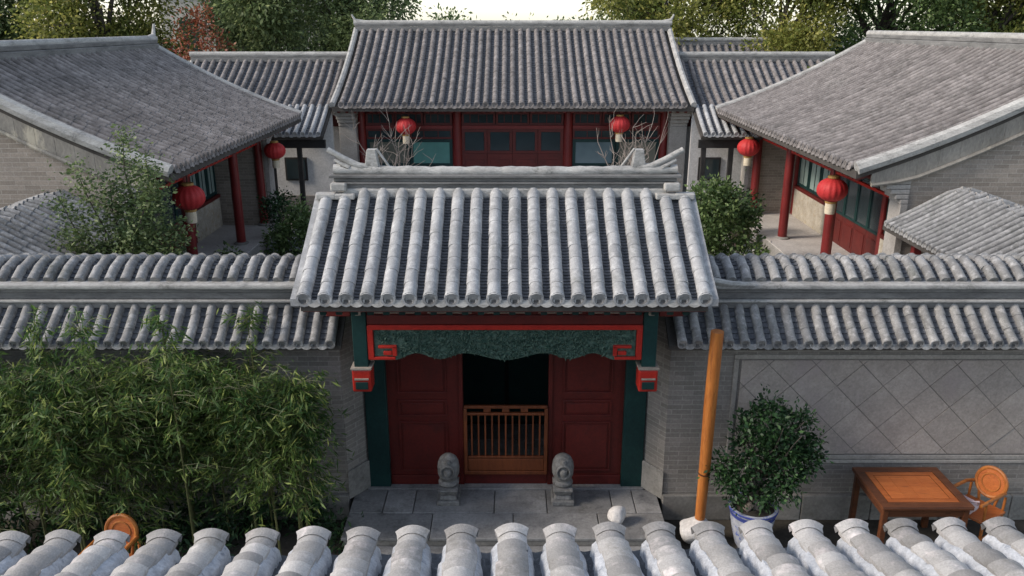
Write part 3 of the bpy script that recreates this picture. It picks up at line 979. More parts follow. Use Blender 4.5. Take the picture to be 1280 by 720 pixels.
# drum stones
for s, lab in ((-1, 'carved grey stone gate drum on the bamboo side of the doorway'), (1, 'carved grey stone gate drum on the potted tree side of the doorway')):
    x = GX + s * 0.765
    d = thing('drum_stone', lab, 'stone carving', (x, 9.5, 0.30), 'carved stones flanking the doorway')
    MB().box((x - 0.15, 9.31, 0.30), (x + 0.15, 9.72, 0.37)).build('base', M['stone'], d, bevel=0.015)
    p = MB().taper((x, 9.515, 0.37), (0.24, 0.34), (0.20, 0.30), 0.06); p.taper((x, 9.515, 0.43), (0.20, 0.30), (0.27, 0.38), 0.09)
    p.build('pedestal', M['stone'], d, bevel=0.015)
    # upright drum with rounded shoulders, carved front face
    mb = MB()
    prof = [(0.0, 0.52), (0.115, 0.525), (0.138, 0.55), (0.135, 0.575), (0.105, 0.60), (0.120, 0.63), (0.142, 0.69), (0.147, 0.78), (0.138, 0.86), (0.110, 0.92), (0.06, 0.96), (0.0, 0.97)]
    mb.lathe(prof[1:], (x, 9.515, 0), 18)
    mb.build('drum', M['stone'], d, True)
    fm = MB()
    fm.tube([(x + 0.085 * math.cos(q), 9.378 - 0.012 * math.sin(q), 0.77 + 0.10 * math.sin(q)) for q in [2 * math.pi * k / 16 for k in range(17)]], 0.017, 6)
    fm.lathe([(0.002, -0.05), (0.045, -0.03), (0.05, 0), (0.045, 0.03), (0.002, 0.05)], (x, 9.375, 0.77), 10)
    fm.lathe([(0.002, -0.04), (0.04, -0.02), (0.045, 0), (0.03, 0.03), (0.002, 0.04)], (x, 9.41, 0.90), 10)
    fm.build('carving', M['stone'], d, True)

# ================================================================== FLANKING WALLS + CORRIDORS
YW = 9.50


def flank(s, xin, xout, label, clabel):
    """s = side; wall from xin (gate side) to xout"""
    x0, x1 = sorted((xin, xout))
    t = thing('courtyard_wall', label, 'wall', ((x0 + x1) / 2, YW + 0.2, 0))
    MB().box((x0, YW, 0.385), (x1, YW + 0.42, 2.62)).build('brickwork', M['brick_x'], t)
    # chamfered return beside the door jamb
    xj = GX + s * 1.885
    poly = [(xin, YW, 0.30), (xj, YW + 0.33, 0.30), (xj, YW + 0.42, 0.30), (xin, YW + 0.42, 0.30)]
    MB().prism(poly, (0, 0, 2.6)).build('chamfered_return', M['brick_x'], t)
    poly = [(xin, YW - 0.03, 0.30), (xj - s * 0.03, YW + 0.30, 0.30), (xj, YW + 0.325, 0.30), (xin, YW, 0.30)]
    MB().prism(poly, (0, 0, 0.42)).build('return_plinth', M['plinth'], t, bevel=0.01)
    # plinth stones
    n = max(1, int((x1 - x0) / 0.85)); L = (x1 - x0) / n
    for i in range(n):
        MB().box((x0 + i * L + .004, YW - 0.06, 0.0), (x0 + (i + 1) * L - .004, YW + 0.40, 0.38 + random.uniform(-.004, .003))).build('plinth_stone', M['plinth'], t, bevel=0.012)
    # cornice bricks under the eave
    MB().box((x0, YW - 0.05, 2.50), (x1, YW - 0.003, 2.56)).build('cornice', M['panelframe'], t, bevel=0.006)
    MB().box((x0, YW - 0.13, 2.563), (x1, YW - 0.003, 2.615)).build('cornice', M['panelframe'], t, bevel=0.006)
    # lower tiled slope
    prof = Prof(curve(0.46, 0.345, 0.1, 4))
    P = 0.192
    xt0, xt1 = x0 + 0.12, x1 - 0.05
    if s > 0: xt0 = x0 - 0.10
    else: xt1 = x1 + 0.10
    cx = (xt0 + xt1) / 2
    ep_ = Vector((cx, YW - 0.36, 2.68))
    nrow = int((xt1 - xt0) / P)
    al = [(i - (nrow - 1) / 2) * P for i in range(nrow)]
    rf = deck(t, ep_ + Vector((0, 0.02, -0.02)), (1, 0, 0), (0, 1, 0), prof, -(xt1 - xt0) / 2, (xt1 - xt0) / 2, 0.05, M['deck'], 'roof')
    tiled_slope(rf, ep_, (1, 0, 0), (0, 1, 0), prof, al, P, 0.058, 0.20, M['tile'], M['pan'], True, 'wall', lift=0.035, jit=0.010)
    # ridge band mouldings
    xb0, xb1 = (x0 - 0.22, x1) if s > 0 else (x0, x1 + 0.22)
    if s > 0: xb0 = max(xb0, GX + 2.33)
    else: xb1 = min(xb1, GX - 2.33)
    MB().box((xb0, YW + 0.03, 3.02), (xb1, YW + 0.40, 3.10)).build('ridge_band', M['ridge'], t, bevel=0.01)
    MB().box((xb0, YW - 0.01, 3.105), (xb1, YW + 0.40, 3.135)).build('ridge_band', M['lime'], t, bevel=0.008)
    MB().box((xb0, YW + 0.045, 3.14), (xb1, YW + 0.40, 3.225)).build('ridge_band', M['ridge'], t, bevel=0.01)
    MB().box((xb0, YW + 0.02, 3.23), (xb1, YW + 0.40, 3.275)).build('ridge_band', M['ridge'], t, bevel=0.008)
    mb = MB()
    n = 24
    mb.box((xb0, YW - 0.03, 3.28), (xb1, YW + 0.30, 3.345))
    mb.build('ridge_cap', M['lime'], t, bevel=0.02)
    if s > 0:   # upswept scroll where the band meets the gate roof
        MB().tube([(xb0 + .75, YW - 0.02, 3.34), (xb0 + .45, YW - 0.02, 3.355), (xb0 + .2, YW - .02, 3.40), (xb0 + .05, YW - .02, 3.48)], [0.03, 0.04, 0.045, 0.03], 8).build('ridge_scroll', M['lime'], t, True)
    # corridor behind: rounded-crest roof on posts
    c = thing('covered_corridor', clabel, 'corridor', ((x0 + x1) / 2, YW + 1.2, 0.27))
    pts = [(0, 0), (0.12, 0.075), (0.24, 0.135), (0.33, 0.165), (0.42, 0.17), (0.52, 0.145), (0.66, 0.075), (1.1, -0.18), (1.55, -0.44)]
    pc = Prof(pts)
    ec = Vector(((xb0 + xb1) / 2, YW + 0.13, 3.325))
    W = xb1 - xb0
    rc = deck(c, ec + Vector((0, 0, -0.03)), (1, 0, 0), (0, 1, 0), pc, -W / 2, W / 2, 0.08, M['deck'], 'roof')
    nrow = int(W / P)
    al = [(i - (nrow - 1) / 2) * P for i in range(nrow)]
    Fm = frame_mat(ec, (1, 0, 0), (0, 1, 0))
    tm = []
    for L_ in (0.19,):
        a_ = MB(); half_tube(a_, 0, L_ * 1.12, 0.063, 0.060, 0, 0)
        tm.append(a_.mesh('crest_tile', M['tile'], True))
    for x in al:
        d = 0
        while d < pc.len - .05:
            p, th = pc.at(d + 0.095); p0, _ = pc.at(d)
            inst('tube_tile', tm[0], rc, Fm @ tr((x + random.uniform(-.01, .01), p0.x, p0.y)) @ Matrix.Rotation(th, 4, 'X') @ Matrix.Rotation(random.uniform(-.03, .03), 4, 'Z') @ tr((0, 0, 0.035 + random.uniform(-.004, .004))))
            d += 0.19
    pm = pan_row_mesh(pc, P - 0.07, 0.07, M['pan'], 0.02)
    for i in range(nrow - 1): inst('pan_tile_row', pm, rc, Fm @ tr(((al[i] + al[i+1]) / 2, 0, 0)))
    k = 0
    x = x0 + 0.4
    while x < x1:
        MB().box((x - 0.07, YW + 1.40, 0.0), (x + 0.07, YW + 1.54, 2.95)).build('post', M['green'], c, bevel=0.008)
        x += 2.2
    MB().box((x0, YW + 1.42, 2.70), (x1, YW + 1.52, 2.86)).build('beam', M['red'], c)
    MB().box((x0, YW + 0.43, 0.0), (x1, YW + 1.8, 0.40)).build('floor', M['plinth'], c)
    return t


wr = flank(1, 2.02, 8.6, 'grey brick courtyard wall with diamond laid square bricks behind the table', 'covered corridor with rounded tile crest behind the diamond brick wall')
wl = flank(-1, -2.19, -8.6, 'grey brick courtyard wall half hidden behind the bamboo', 'covered corridor with rounded tile crest behind the bamboo side wall')

# diamond panel on the right wall
PX0, PX1, PZ0, PZ1 = 2.93, 8.3, 0.99, 2.33
for (a0, a1, b0, b1) in ((PX0 - 0.10, PX1 + 0.1, PZ1 + 0.02, PZ1 + 0.08), (PX0 - 0.10, PX1 + 0.1, PZ0 - 0.08, PZ0 - 0.02), (PX0 - 0.10, PX0 - 0.035, PZ0 - 0.02, PZ1 + 0.02)):
    MB().box((a0, YW - 0.020, b0), (a1, YW - 0.002, b1)).build('panel_frame', M['panelframe'], wr, bevel=0.01)
MB().box((PX0 - 0.17, YW - 0.02, PZ0 - 0.14), (PX1 + 0.1, YW - 0.001, PZ0 - 0.09)).build('panel_frame', M['panelframe'], wr, bevel=0.008)
MB().box((PX0 - 0.03, YW - 0.004, PZ0 - 0.02), (PX1, YW - 0.0005, PZ1 + 0.02)).build('panel_bed', M['joint'], wr)


def clip(poly, ax, lim, keep_less):
    out = []
    for i in range(len(poly)):
        p, q = poly[i], poly[(i + 1) % len(poly)]
        ip = (p[ax] <= lim) if keep_less else (p[ax] >= lim)
        iq = (q[ax] <= lim) if keep_less else (q[ax] >= lim)
        if ip: out.append(p)
        if ip != iq:
            t = (lim - p[ax]) / (q[ax] - p[ax])
            out.append((p[0] + (q[0] - p[0]) * t, p[1] + (q[1] - p[1]) * t))
    return out


DG = 0.60
hd = DG / 2 - 0.005
for i in range(-1, 22):
    for j in range(-1, 8):
        cx = PX0 + i * DG / 2 + 0.05; cz = PZ0 + j * DG / 2 + 0.08
        if (i + j) % 2: continue
        poly = [(cx - hd, cz), (cx, cz - hd), (cx + hd, cz), (cx, cz + hd)]
        for ax, lim, kl in ((0, PX0, False), (0, PX1, True), (1, PZ0, False), (1, PZ1, True)):
            if poly: poly = clip(poly, ax, lim, kl)
        if len(poly) < 3: continue
        area = abs(sum(poly[k][0] * poly[(k+1) % len(poly)][1] - poly[(k+1) % len(poly)][0] * poly[k][1] for k in range(len(poly)))) / 2
        if area < 0.0004: continue
        pr = 0.013 + random.uniform(-.005, .005)
        MB().prism([(u, YW - pr, v) for u, v in poly], (0, pr - 0.003, 0)).build('square_brick', M['diamond'], wr, bevel=0.003)

# ================================================================== HALLS
def casement(parent, T, a0, a1, z0, z1, h, fmat, gmat, bar=0.05, n_mull=0):
    f = MB(T)
    for (u0, u1, v0, v1) in ((a0, a1, z0, z0 + bar), (a0, a1, z1 - bar, z1), (a0, a0 + bar, z0 + bar, z1 - bar), (a1 - bar, a1, z0 + bar, z1 - bar)):
        f.box((u0, h - 0.04, v0), (u1, h + 0.02, v1))
    w_ = f.build('window', fmat, parent, bevel=0.006)
    MB(T).box((a0 + bar, h - 0.012, z0 + bar), (a1 - bar, h + 0.004, z1 - bar)).build('pane', gmat, w_)
    for k in range(n_mull):
        x = a0 + (a1 - a0) * (k + 1) / (n_mull + 1)
        MB(T).box((x - 0.012, h - 0.025, z0 + bar), (x + 0.012, h - 0.013, z1 - bar)).build('mullion', fmat, w_)
    return w_


def hall_roof(t, T, length, run, ze, zr, pitch, r, L, tmat, rear=True, ridge_h=0.32, ridge_mat=None, horn=True, k=0.28, pan_step=0.11,
              verge_mat=None, verge_r=0.10, horn_ends=(-1, 1), horn_h=0.25):
    prof = Prof(curve(run, zr - ze, k, 12))
    o = T @ Vector((0, 0, ze)); a = T.to_3x3() @ Vector((1, 0, 0)); u = T.to_3x3() @ Vector((0, 1, 0))
    rf = deck(t, o + Vector((0, 0, -0.02)), a, u, prof, -length / 2, length / 2, 0.14, M['deck'], 'roof')
    n = int((length - 0.1) / pitch)
    al = [(i - (n - 1) / 2) * pitch for i in range(n)]
    tiled_slope(rf, o, a, u, prof, al, pitch, r, L, tmat, M['pan'], False, lift=0.05, pan_step=pan_step, jit=0.008)
    if rear:
        o2 = T @ Vector((0, 2 * run, ze))
        deck(t, o2, -a, -u, prof, -length / 2, length / 2, 0.14, tmat, 'rear_roof')
    rm = ridge_mat or M['ridge']
    MB(T).box((-length / 2, run - 0.15, zr - 0.04), (length / 2, run + 0.15, zr + ridge_h * 0.45)).build('ridge', rm, t, bevel=0.02)
    MB(T).box((-length / 2, run - 0.11, zr + ridge_h * 0.45 + .003), (length / 2, run + 0.11, zr + ridge_h * 0.8)).build('ridge', rm, t, bevel=0.02)
    MB(T).tube([(-length / 2 - .05, run, zr + ridge_h * 0.85), (length / 2 + .05, run, zr + ridge_h * 0.85)], 0.10, 10).build('ridge_cap', verge_mat or M['lime'], t, True)
    if horn:
        for s in horn_ends:
            x = s * (length / 2 - 0.1)
            MB(T).tube([(x - s * .4, run, zr + ridge_h * .9), (x - s * .1, run, zr + ridge_h), (x + s * .12, run, zr + ridge_h + .06), (x + s * .22, run, zr + ridge_h + horn_h)], [0.05, 0.075, 0.06, 0.03], 9).build('ridge_horn', M['lime'], t, True)
    # verges following the curve on both gables
    for s in (-1, 1):
        x = s * (length / 2 - 0.02)
        for sl in (0, 1):
            pts = [((x), (p.x if sl == 0 else 2 * run - p.x), ze + p.y + 0.04) for p in prof.p]
            MB(T).tube(pts, verge_r, 8).build('verge', verge_mat or M['lime'], t, True)
    return prof, rf


def gable(t, T, prof, length, run, ze, hg, zb, bmat, fasc=0.5, thick=0.45, pier_mat=None):
    for s in (-1, 1):
        xo = s * (length / 2 - 0.06)
        ext = Vector((-s * thick, 0, 0))
        # wall polygon
        pl = []
        hs = [p for p in prof.p if p.x >= hg]
        z_at = lambda h: ze + np.interp(h, [p.x for p in prof.p], [p.y for p in prof.p]) - 0.15
        up = [hg] + [p.x for p in hs]
        fr = [(xo, h, z_at(h)) for h in up]
        bk = [(xo, 2 * run - h, z_at(h)) for h in reversed(up[:-1])]
        poly = [(xo, hg, zb)] + fr + bk + [(xo, 2 * run - hg, zb)]
        mb = MB(T)
        # convex-safe: build as vertical strips
        line = fr + bk
        for i in range(len(line) - 1):
            p, q = line[i], line[i+1]
            mb.prism([(xo, p[1], zb), (xo, q[1], zb), q, p], ext)
        mb.build('gable_wall', bmat, t)
        # fascia band under the verge
        xf = xo + s * 0.05
        for sl in (0, 1):
            fx = lambda h: h if sl == 0 else 2 * run - h
            hh = [0.30] + [p.x for p in prof.p if p.x > 0.35]
            n = len(hh)
            topl = [(xf, fx(h), z_at(h) + 0.17) for h in hh]
            botl = [(xf, fx(h), z_at(h) + 0.14 - fasc * min(1.0, 0.55 + h * 0.45)) for h in hh]
            for i in range(n - 1):   # separate fascia bricks
                MB(T).prism([topl[i], topl[i+1], botl[i+1], botl[i]], (-s * 0.049, 0, 0)).build('fascia_brick', M['fascia'], t, bevel=0.008)
            mol = [(xf + s * 0.02, fx(h), z_at(h) + 0.12 - fasc * min(1.0, 0.55 + h * 0.45)) for h in hh]
            MB(T).tube(mol, 0.04, 6).build('fascia_moulding', M['fascia'], t, True)


def side_hall(s, Y0, Y1, xe, ze, xr, zr, cols, label, xshift=0.0):
    """s=+1 right hall (eave faces -x), s=-1 left hall"""
    length = Y1 - Y0; run = abs(xr - xe)
    if s > 0: T = frame_mat((xe, (Y0 + Y1) / 2, 0), (0, -1, 0), (1, 0, 0))
    else: T = frame_mat((xe, (Y0 + Y1) / 2, 0), (0, 1, 0), (-1, 0, 0))
    t = thing('side_hall', label, 'hall', (xe + s * run, (Y0 + Y1) / 2, 0))
    prof, rf = hall_roof(t, T, length, run, ze, zr, 0.235, 0.07, 0.24, M['tile_hall'], horn=(s < 0), horn_ends=(1,), horn_h=0.36, verge_mat=M['lime'], verge_r=0.13)
    hg = 1.05
    gable(t, T, prof, length, run, ze, hg, 0.27, M['brick_warm'], fasc=0.50)
    zp = 0.60
    MB(T).box((-length / 2 + .02, 0.75, 0.0), (length / 2 - .02, 2 * run - 0.8, zp)).build('platform', M['plinth'], t, bevel=0.02)
    MB(T).box((-length / 2 + .5, 0.77, zp + .002), (length / 2 - .5, 2.55, zp + 0.03)).build('porch_floor', M['court'], t)
    # piers at the porch ends
    for e in (-1, 1):
        x = e * (length / 2 - 0.27)
        MB(T).box((x - 0.24, hg - 0.12, zp + .03), (x + 0.24, hg + 0.02, 3.15)).build('pier', M['pier'], t, bevel=0.01)
        cr = MB(T)
        for q in range(5):
            cr.box((x - 0.245, hg - 0.14 - q * 0.10, 3.152 + q * 0.095), (x + 0.245, hg + 0.02, 3.152 + (q + 1) * 0.095 - .004))
        cr.build('pier_corbel', M['pier'], t, bevel=0.02)
    loc = lambda Y: (-(Y - (Y0 + Y1) / 2)) if s > 0 else (Y - (Y0 + Y1) / 2)
    hc = 1.22
    for Y in cols:
        x = loc(Y)
        c = MB(T); c.lathe([(0.125, zp + .09), (0.125, 2.0), (0.115, 3.55)], (x, hc, 0), 14)
        co = c.build('column', M['redcol'], t, True)
        MB(T).lathe([(0.20, zp + .03), (0.20, zp + .06), (0.15, zp + .09)], (x, hc, 0), 14).build('column_base', M['plinth'], co, True)
        # porch tie beam
        MB(T).box((x - 0.06, hc + 0.1, 3.05), (x + 0.06, 2.4, 3.25)).build('tie_beam', M['red'], t)
    MB(T).box((-length / 2 + .5, hc - 0.07, 3.28), (length / 2 - .5, hc + 0.07, 3.52)).build('eave_beam', M['red'], t, bevel=0.01)
    MB(T).box((-length / 2 + .5, hc - 0.05, 3.53), (length / 2 - .5, hc + 0.05, 3.98)).build('eave_board', M['green'], t)
    MB(T).box((-length / 2 + .5, hc - 0.035, 3.06), (length / 2 - .5, hc + 0.035, 3.12)).build('frieze_rail', M['redbright'], t)
    MB(T).box((-length / 2 + .05, 0.02, ze - 0.11), (length / 2 - .05, 0.05, ze - 0.03)).build('eave_lath', M['red'], rf)
    nr = int(length / 0.24)
    rm = MB(); th = math.atan2(prof.p[3].y, prof.p[3].x)
    rm.box((-0.04, 0.0, -0.045), (0.04, 2.5, 0.035))
    rme = rm.mesh('rafter', M['red'])
    for i in range(nr):
        inst('rafter', rme, rf, T @ tr((-length / 2 + 0.2 + i * 0.24, 0.06, ze - 0.17)) @ Matrix.Rotation(th, 4, 'X'))
    # inner front wall with windows between column lines
    hw = 2.55
    edges = sorted([loc(Y) for Y in cols])
    bays = list(zip(edges[:-1], edges[1:]))
    # closing pieces to the gables
    lo, hi = -length / 2 + 0.52, length / 2 - 0.52
    allb = [(lo, edges[0])] if edges[0] - lo > 0.3 else []
    allb += bays
    if hi - edges[-1] > 0.3: allb.append((edges[-1], hi))
    full = sorted(allb)
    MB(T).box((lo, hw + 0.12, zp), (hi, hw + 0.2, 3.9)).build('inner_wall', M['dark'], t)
    for bi, (b0, b1) in enumerate(full):
        MB(T).box((b0 - 0.09, hw - 0.10, zp + .03), (b0 + 0.09, hw + 0.11, 3.6)).build('wall_post', M['redcol'], t, bevel=0.02)
        door = abs((b0 + b1) / 2) < 1.3
        a0, a1 = b0 + 0.095, b1 - 0.095
        if door:
            n = 4
            for q in range(n):
                u0 = a0 + (a1 - a0) * q / n; u1 = a0 + (a1 - a0) * (q + 1) / n
                d = MB(T).box((u0 + .004, hw - 0.03, zp + .03), (u1 - .004, hw + 0.03, 1.45)).build('door', M['red'], t, bevel=0.006)
                MB(T).box((u0 + .08, hw - 0.045, zp + .15), (u1 - .08, hw - 0.031, 1.30)).build('door_panel', M['red'], d, bevel=0.006)
                casement(t, T, u0 + .004, u1 - .004, 1.455, 2.72, hw, M['green'], M['glass_dark'], 0.06)
        else:
            MB(T).box((a0, hw - 0.10, zp + .03), (a1, hw + 0.10, 1.50)).build('dado', M['tan'], t, bevel=0.01)
            MB(T).box((a0, hw - 0.13, 1.503), (a1, hw + 0.11, 1.60)).build('sill', M['red'], t, bevel=0.01)
            n = 3
            for q in range(n):
                u0 = a0 + (a1 - a0) * q / n; u1 = a0 + (a1 - a0) * (q + 1) / n
                casement(t, T, u0 + .01, u1 - .01, 1.603, 2.72, hw, M['green'], M['glass_pale'], 0.09, 1)
        MB(T).box((a0, hw - 0.08, 2.723), (a1, hw + 0.10, 2.83)).build('transom_beam', M['red'], t, bevel=0.01)
        n = 3
        for q in range(n):
            u0 = a0 + (a1 - a0) * q / n; u1 = a0 + (a1 - a0) * (q + 1) / n
            casement(t, T, u0 + .01, u1 - .01, 2.835, 3.35, hw, M['red'], M['glass_dark'], 0.05, 2)
        MB(T).box((a0, hw - 0.08, 3.355), (a1, hw + 0.10, 3.6)).build('head_beam', M['green'], t)
    return t


hr = side_hall(1, 15.0, 25.9, 6.43, 3.80, 10.95, 5.85, [15.8, 19.0, 22.2, 25.2], 'sunlit side hall with red columns, its porch behind the leafy green bush')
hl = side_hall(-1, 14.7, 24.3, -6.25, 3.80, -10.3, 5.72, [15.0, 18.2, 21.6, 23.8], 'shaded side hall with blue grey roof behind the slender tree')

# ---------------------------------------------------------------- main hall
mx = 0.03
Tm = frame_mat((mx, 26.0, 0), (1, 0, 0), (0, 1, 0))
mh = thing('main_hall', 'main hall at the back with red window front, tall ridge and brick end piers', 'hall', (mx, 31.0, 0))
ML = 11.45; MRUN = 4.9; MZE = 3.93; MZR = 6.18
profm, rfm = hall_roof(mh, Tm, ML, MRUN, MZE, MZR, 0.285, 0.092, 0.30, M['tile_hall'], ridge_h=0.30, pan_step=0.16, horn=True, verge_r=0.10)
gable(mh, Tm, profm, ML, MRUN, MZE, 1.0, 0.27, M['brick_y'])
MB(Tm).box((-ML / 2, 0.6, 0.0), (ML / 2, 9.0, 0.80)).build('platform', M['plinth'], mh, bevel=0.02)
for q in range(3):
    MB(Tm).box((-1.8, 0.6 - 0.32 * (q + 1), 0.0), (1.8, 0.6 - 0.32 * q - .004, 0.68 - 0.13 * q)).build('step', M['plinth'], mh, bevel=0.015)
for e in (-1, 1):
    x = e * (ML / 2 - 0.32)
    MB(Tm).box((x - 0.28, 0.72, 0.80), (x + 0.28, 1.02, 3.22)).build('pier', M['pier'], mh, bevel=0.01)
    cr = MB(Tm)
    for q in range(5):
        cr.box((x - 0.285 - q * 0.012, 0.70 - q * 0.11, 3.223 + q * 0.12), (x + 0.285 + q * 0.012, 1.02, 3.223 + (q + 1) * 0.12 - .006))
    cr.build('pier_corbel', M['pier'], mh, bevel=0.02)
MB(Tm).box((-ML / 2 + .05, 0.02, MZE - 0.12), (ML / 2 - .05, 0.05, MZE - 0.03)).build('eave_lath', M['redcol'], rfm)
rm = MB(); rm.box((-0.045, 0.0, -0.045), (0.045, 2.0, 0.04)); rme = rm.mesh('rafter', M['red'])
thm = math.atan2(profm.p[3].y, profm.p[3].x)
for i in range(44):
    inst('rafter', rme, rfm, Tm @ tr((-ML / 2 + 0.2 + i * 0.256, 0.06, MZE - 0.17)) @ Matrix.Rotation(thm, 4, 'X'))
hcm = 1.25
mcols = [-5.05, -1.86, 1.84, 5.05]
for x in mcols:
    c = MB(Tm).lathe([(0.17, 0.9), (0.165, 2.2), (0.15, 3.7)], (x, hcm, 0), 16).build('column', M['redcol'], mh, True)
    MB(Tm).lathe([(0.26, 0.80), (0.26, 0.85), (0.2, 0.9)], (x, hcm, 0), 16).build('column_base', M['plinth'], c, True)
MB(Tm).box((-5.2, hcm - 0.10, 3.63), (5.2, hcm + 0.10, 3.88)).build('eave_beam', M['red'], mh, bevel=0.01)
MB(Tm).box((-5.2, hcm - 0.05, 3.885), (5.2, hcm + 0.05, 4.35)).build('eave_board', M['green'], mh)
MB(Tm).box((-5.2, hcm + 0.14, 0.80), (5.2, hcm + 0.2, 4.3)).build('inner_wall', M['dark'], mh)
for bi in range(3):
    a0, a1 = mcols[bi] + 0.15, mcols[bi+1] - 0.15
    MB(Tm).box((a0, hcm - 0.07, 3.08), (a1, hcm + 0.07, 3.20)).build('transom_beam', M['redcol'], mh, bevel=0.01)
    n = 3
    for q in range(n):
        u0 = a0 + (a1 - a0) * q / n; u1 = a0 + (a1 - a0) * (q + 1) / n
        casement(mh, Tm, u0 + .01, u1 - .01, 3.205, 3.625, hcm, M['red'], M['glass_dark'], 0.07, 3)
    if bi == 1:
        n = 4
        for q in range(n):
            u0 = a0 + (a1 - a0) * q / n; u1 = a0 + (a1 - a0) * (q + 1) / n
            d = MB(Tm).box((u0 + .004, hcm - 0.04, 0.81), (u1 - .004, hcm + 0.03, 2.25)).build('door', M['red'], mh, bevel=0.006)
            MB(Tm).box((u0 + .1, hcm - 0.06, 1.0), (u1 - .1, hcm - 0.041, 2.05)).build('door_panel', M['red'], d, bevel=0.008)
            casement(mh, Tm, u0 + .004, u1 - .004, 2.255, 3.075, hcm, M['red'], M['glass_dark'], 0.10)
    else:
        MB(Tm).box((a0, hcm - 0.12, 0.81), (a1, hcm + 0.1, 1.72)).build('dado', M['tan'], mh)
        MB(Tm).box((a0, hcm - 0.15, 1.723), (a1, hcm + 0.1, 1.83)).build('sill', M['red'], mh, bevel=0.01)
        n = 2
        for q in range(n):
            u0 = a0 + (a1 - a0) * q / n; u1 = a0 + (a1 - a0) * (q + 1) / n
            casement(mh, Tm, u0 + .01, u1 - .01, 1.835, 2.74, hcm, M['green'], (M['glass_teal'] if (bi, q) == (0, 1) else M['glass_blue'] if (bi, q) == (2, 0) else M['glass_grey']), 0.10, 0)
            casement(mh, Tm, u0 + .01, u1 - .01, 2.745, 3.075, hcm, M['red'], M['glass_dark'], 0.06, 2)

# ---------------------------------------------------------------- ear rooms beside the main hall
for s, lab in ((-1, 'low side room between the main hall and the shaded side hall'), (1, 'low side room between the main hall and the sunlit side hall')):
    L = 5.6
    Te = frame_mat((s * (5.80 + L / 2), 26.9, 0), (1, 0, 0), (0, 1, 0))
    e = thing('ear_room', lab, 'building', (s * (5.80 + L / 2), 29.5, 0), 'low rooms beside the main hall')
    pe, rfe = hall_roof(e, Te, L, 3.0, 3.72, 5.15, 0.285, 0.085, 0.30, M['tile_hall'], ridge_h=0.26, pan_step=0.16, horn=False, verge_r=0.06)
    MB(Te).box((-L / 2 + .02, 0.9, 0.2), (L / 2 - .02, 5.2, 3.75)).build('wall', M['plaster'], e)
    MB(Te).box((-L / 2 + .05, 0.02, 3.60), (L / 2 - .05, 0.05, 3.68)).build('eave_lath', M['redcol'], rfe)
    MB(Te).box((-L / 2 + .02, 0.80, 3.1), (L / 2 - .02, 0.897, 3.72)).build('eave_board', M['red'], e)
    # linking gallery in front: lean roof, posts, white wall with dark window
    g_ = thing('link_gallery', 'short tiled gallery roof joining the main hall to the %s side hall' % ('sunlit' if s > 0 else 'shaded'), 'gallery', (s * 6.65, 25.4, 0.3))
    Tg = frame_mat((s * 6.70, 24.75, 0), (1, 0, 0), (0, 1, 0))
    pg = Prof(curve(1.5, 0.70, 0.1, 5))
    og = Tg @ Vector((0, 0, 3.18))
    rg_ = deck(g_, og + Vector((0, 0, -.02)), (1, 0, 0), (0, 1, 0), pg, -0.95, 0.95, 0.10, M['deck'], 'roof')
    al = [(i - 3.5) * 0.235 for i in range(8)]
    tiled_slope(rg_, og, (1, 0, 0), (0, 1, 0), pg, al, 0.235, 0.07, 0.24, M['tile_gate'], M['pan'], False, lift=0.05, pan_step=0.12, jit=0.005)
    for q in (-0.75, 0.1):
        MB(Tg).box((q - 0.07, 0.35, 0.27), (q + 0.07, 0.49, 3.15)).build('post', M['darkwood'], g_, bevel=0.01)
    MB(Tg).box((-0.93, 0.33, 2.75), (0.93, 0.45, 3.0)).build('beam', M['darkwood'], g_)
    MB(Tg).box((-0.95, 1.42, 0.27), (0.95, 1.54, 3.75)).build('back_wall', M['plaster'], g_)
    MB(Tg).box((-0.95, 1.33, 0.27), (0.95, 1.417, 1.05)).build('wall_base', M['brick_x'], g_)
    wd = MB(Tg).box((-0.66, 1.36, 1.55), (0.06, 1.417, 2.30)).build('window', M['darkwood'], g_, bevel=0.01)
    MB(Tg).box((-0.60, 1.345, 1.61), (0.0, 1.358, 2.24)).build('pane', M['glass_dark'], wd)

# far lattice wall tops and houses behind
bk = thing('tiled_rear_roof', 'distant grey tiled roof showing behind the right low side room', 'building', (8.4, 36.0, 0))
Tb = frame_mat((8.4, 33.8, 0), (1, 0, 0), (0, 1, 0))
hall_roof(bk, Tb, 7.5, 2.4, 4.2, 5.55, 0.3, 0.09, 0.3, M['tile_hall'], ridge_h=0.25, horn=False, pan_step=0.25, verge_r=0.06)
MB(Tb).box((-3.7, 0.7, 0), (3.7, 4.1, 4.1)).build('wall', M['brick_x'], bk)
fb = thing('far_building', 'pale plain building glimpsed through the trees behind the shaded hall', 'building', (-13.5, 44, 0))
MB().box((-19, 46, 0), (-9.0, 52, 8.0)).build('wall', M['farwall'], fb)
MB().box((-19.2, 45.8, 8.003), (-8.8, 52.2, 8.2)).build('roof', M['ridge'], fb)
for i in range(5):
    wi = MB().box((-18 + i * 1.9, 45.97, 5.0), (-17 + i * 1.9, 46.02, 6.6)).build('window', M['green'], fb)
    MB().box((-17.92 + i * 1.9, 45.955, 5.08), (-17.08 + i * 1.9, 45.968, 6.52)).build('pane', M['glass_dark'], wi)
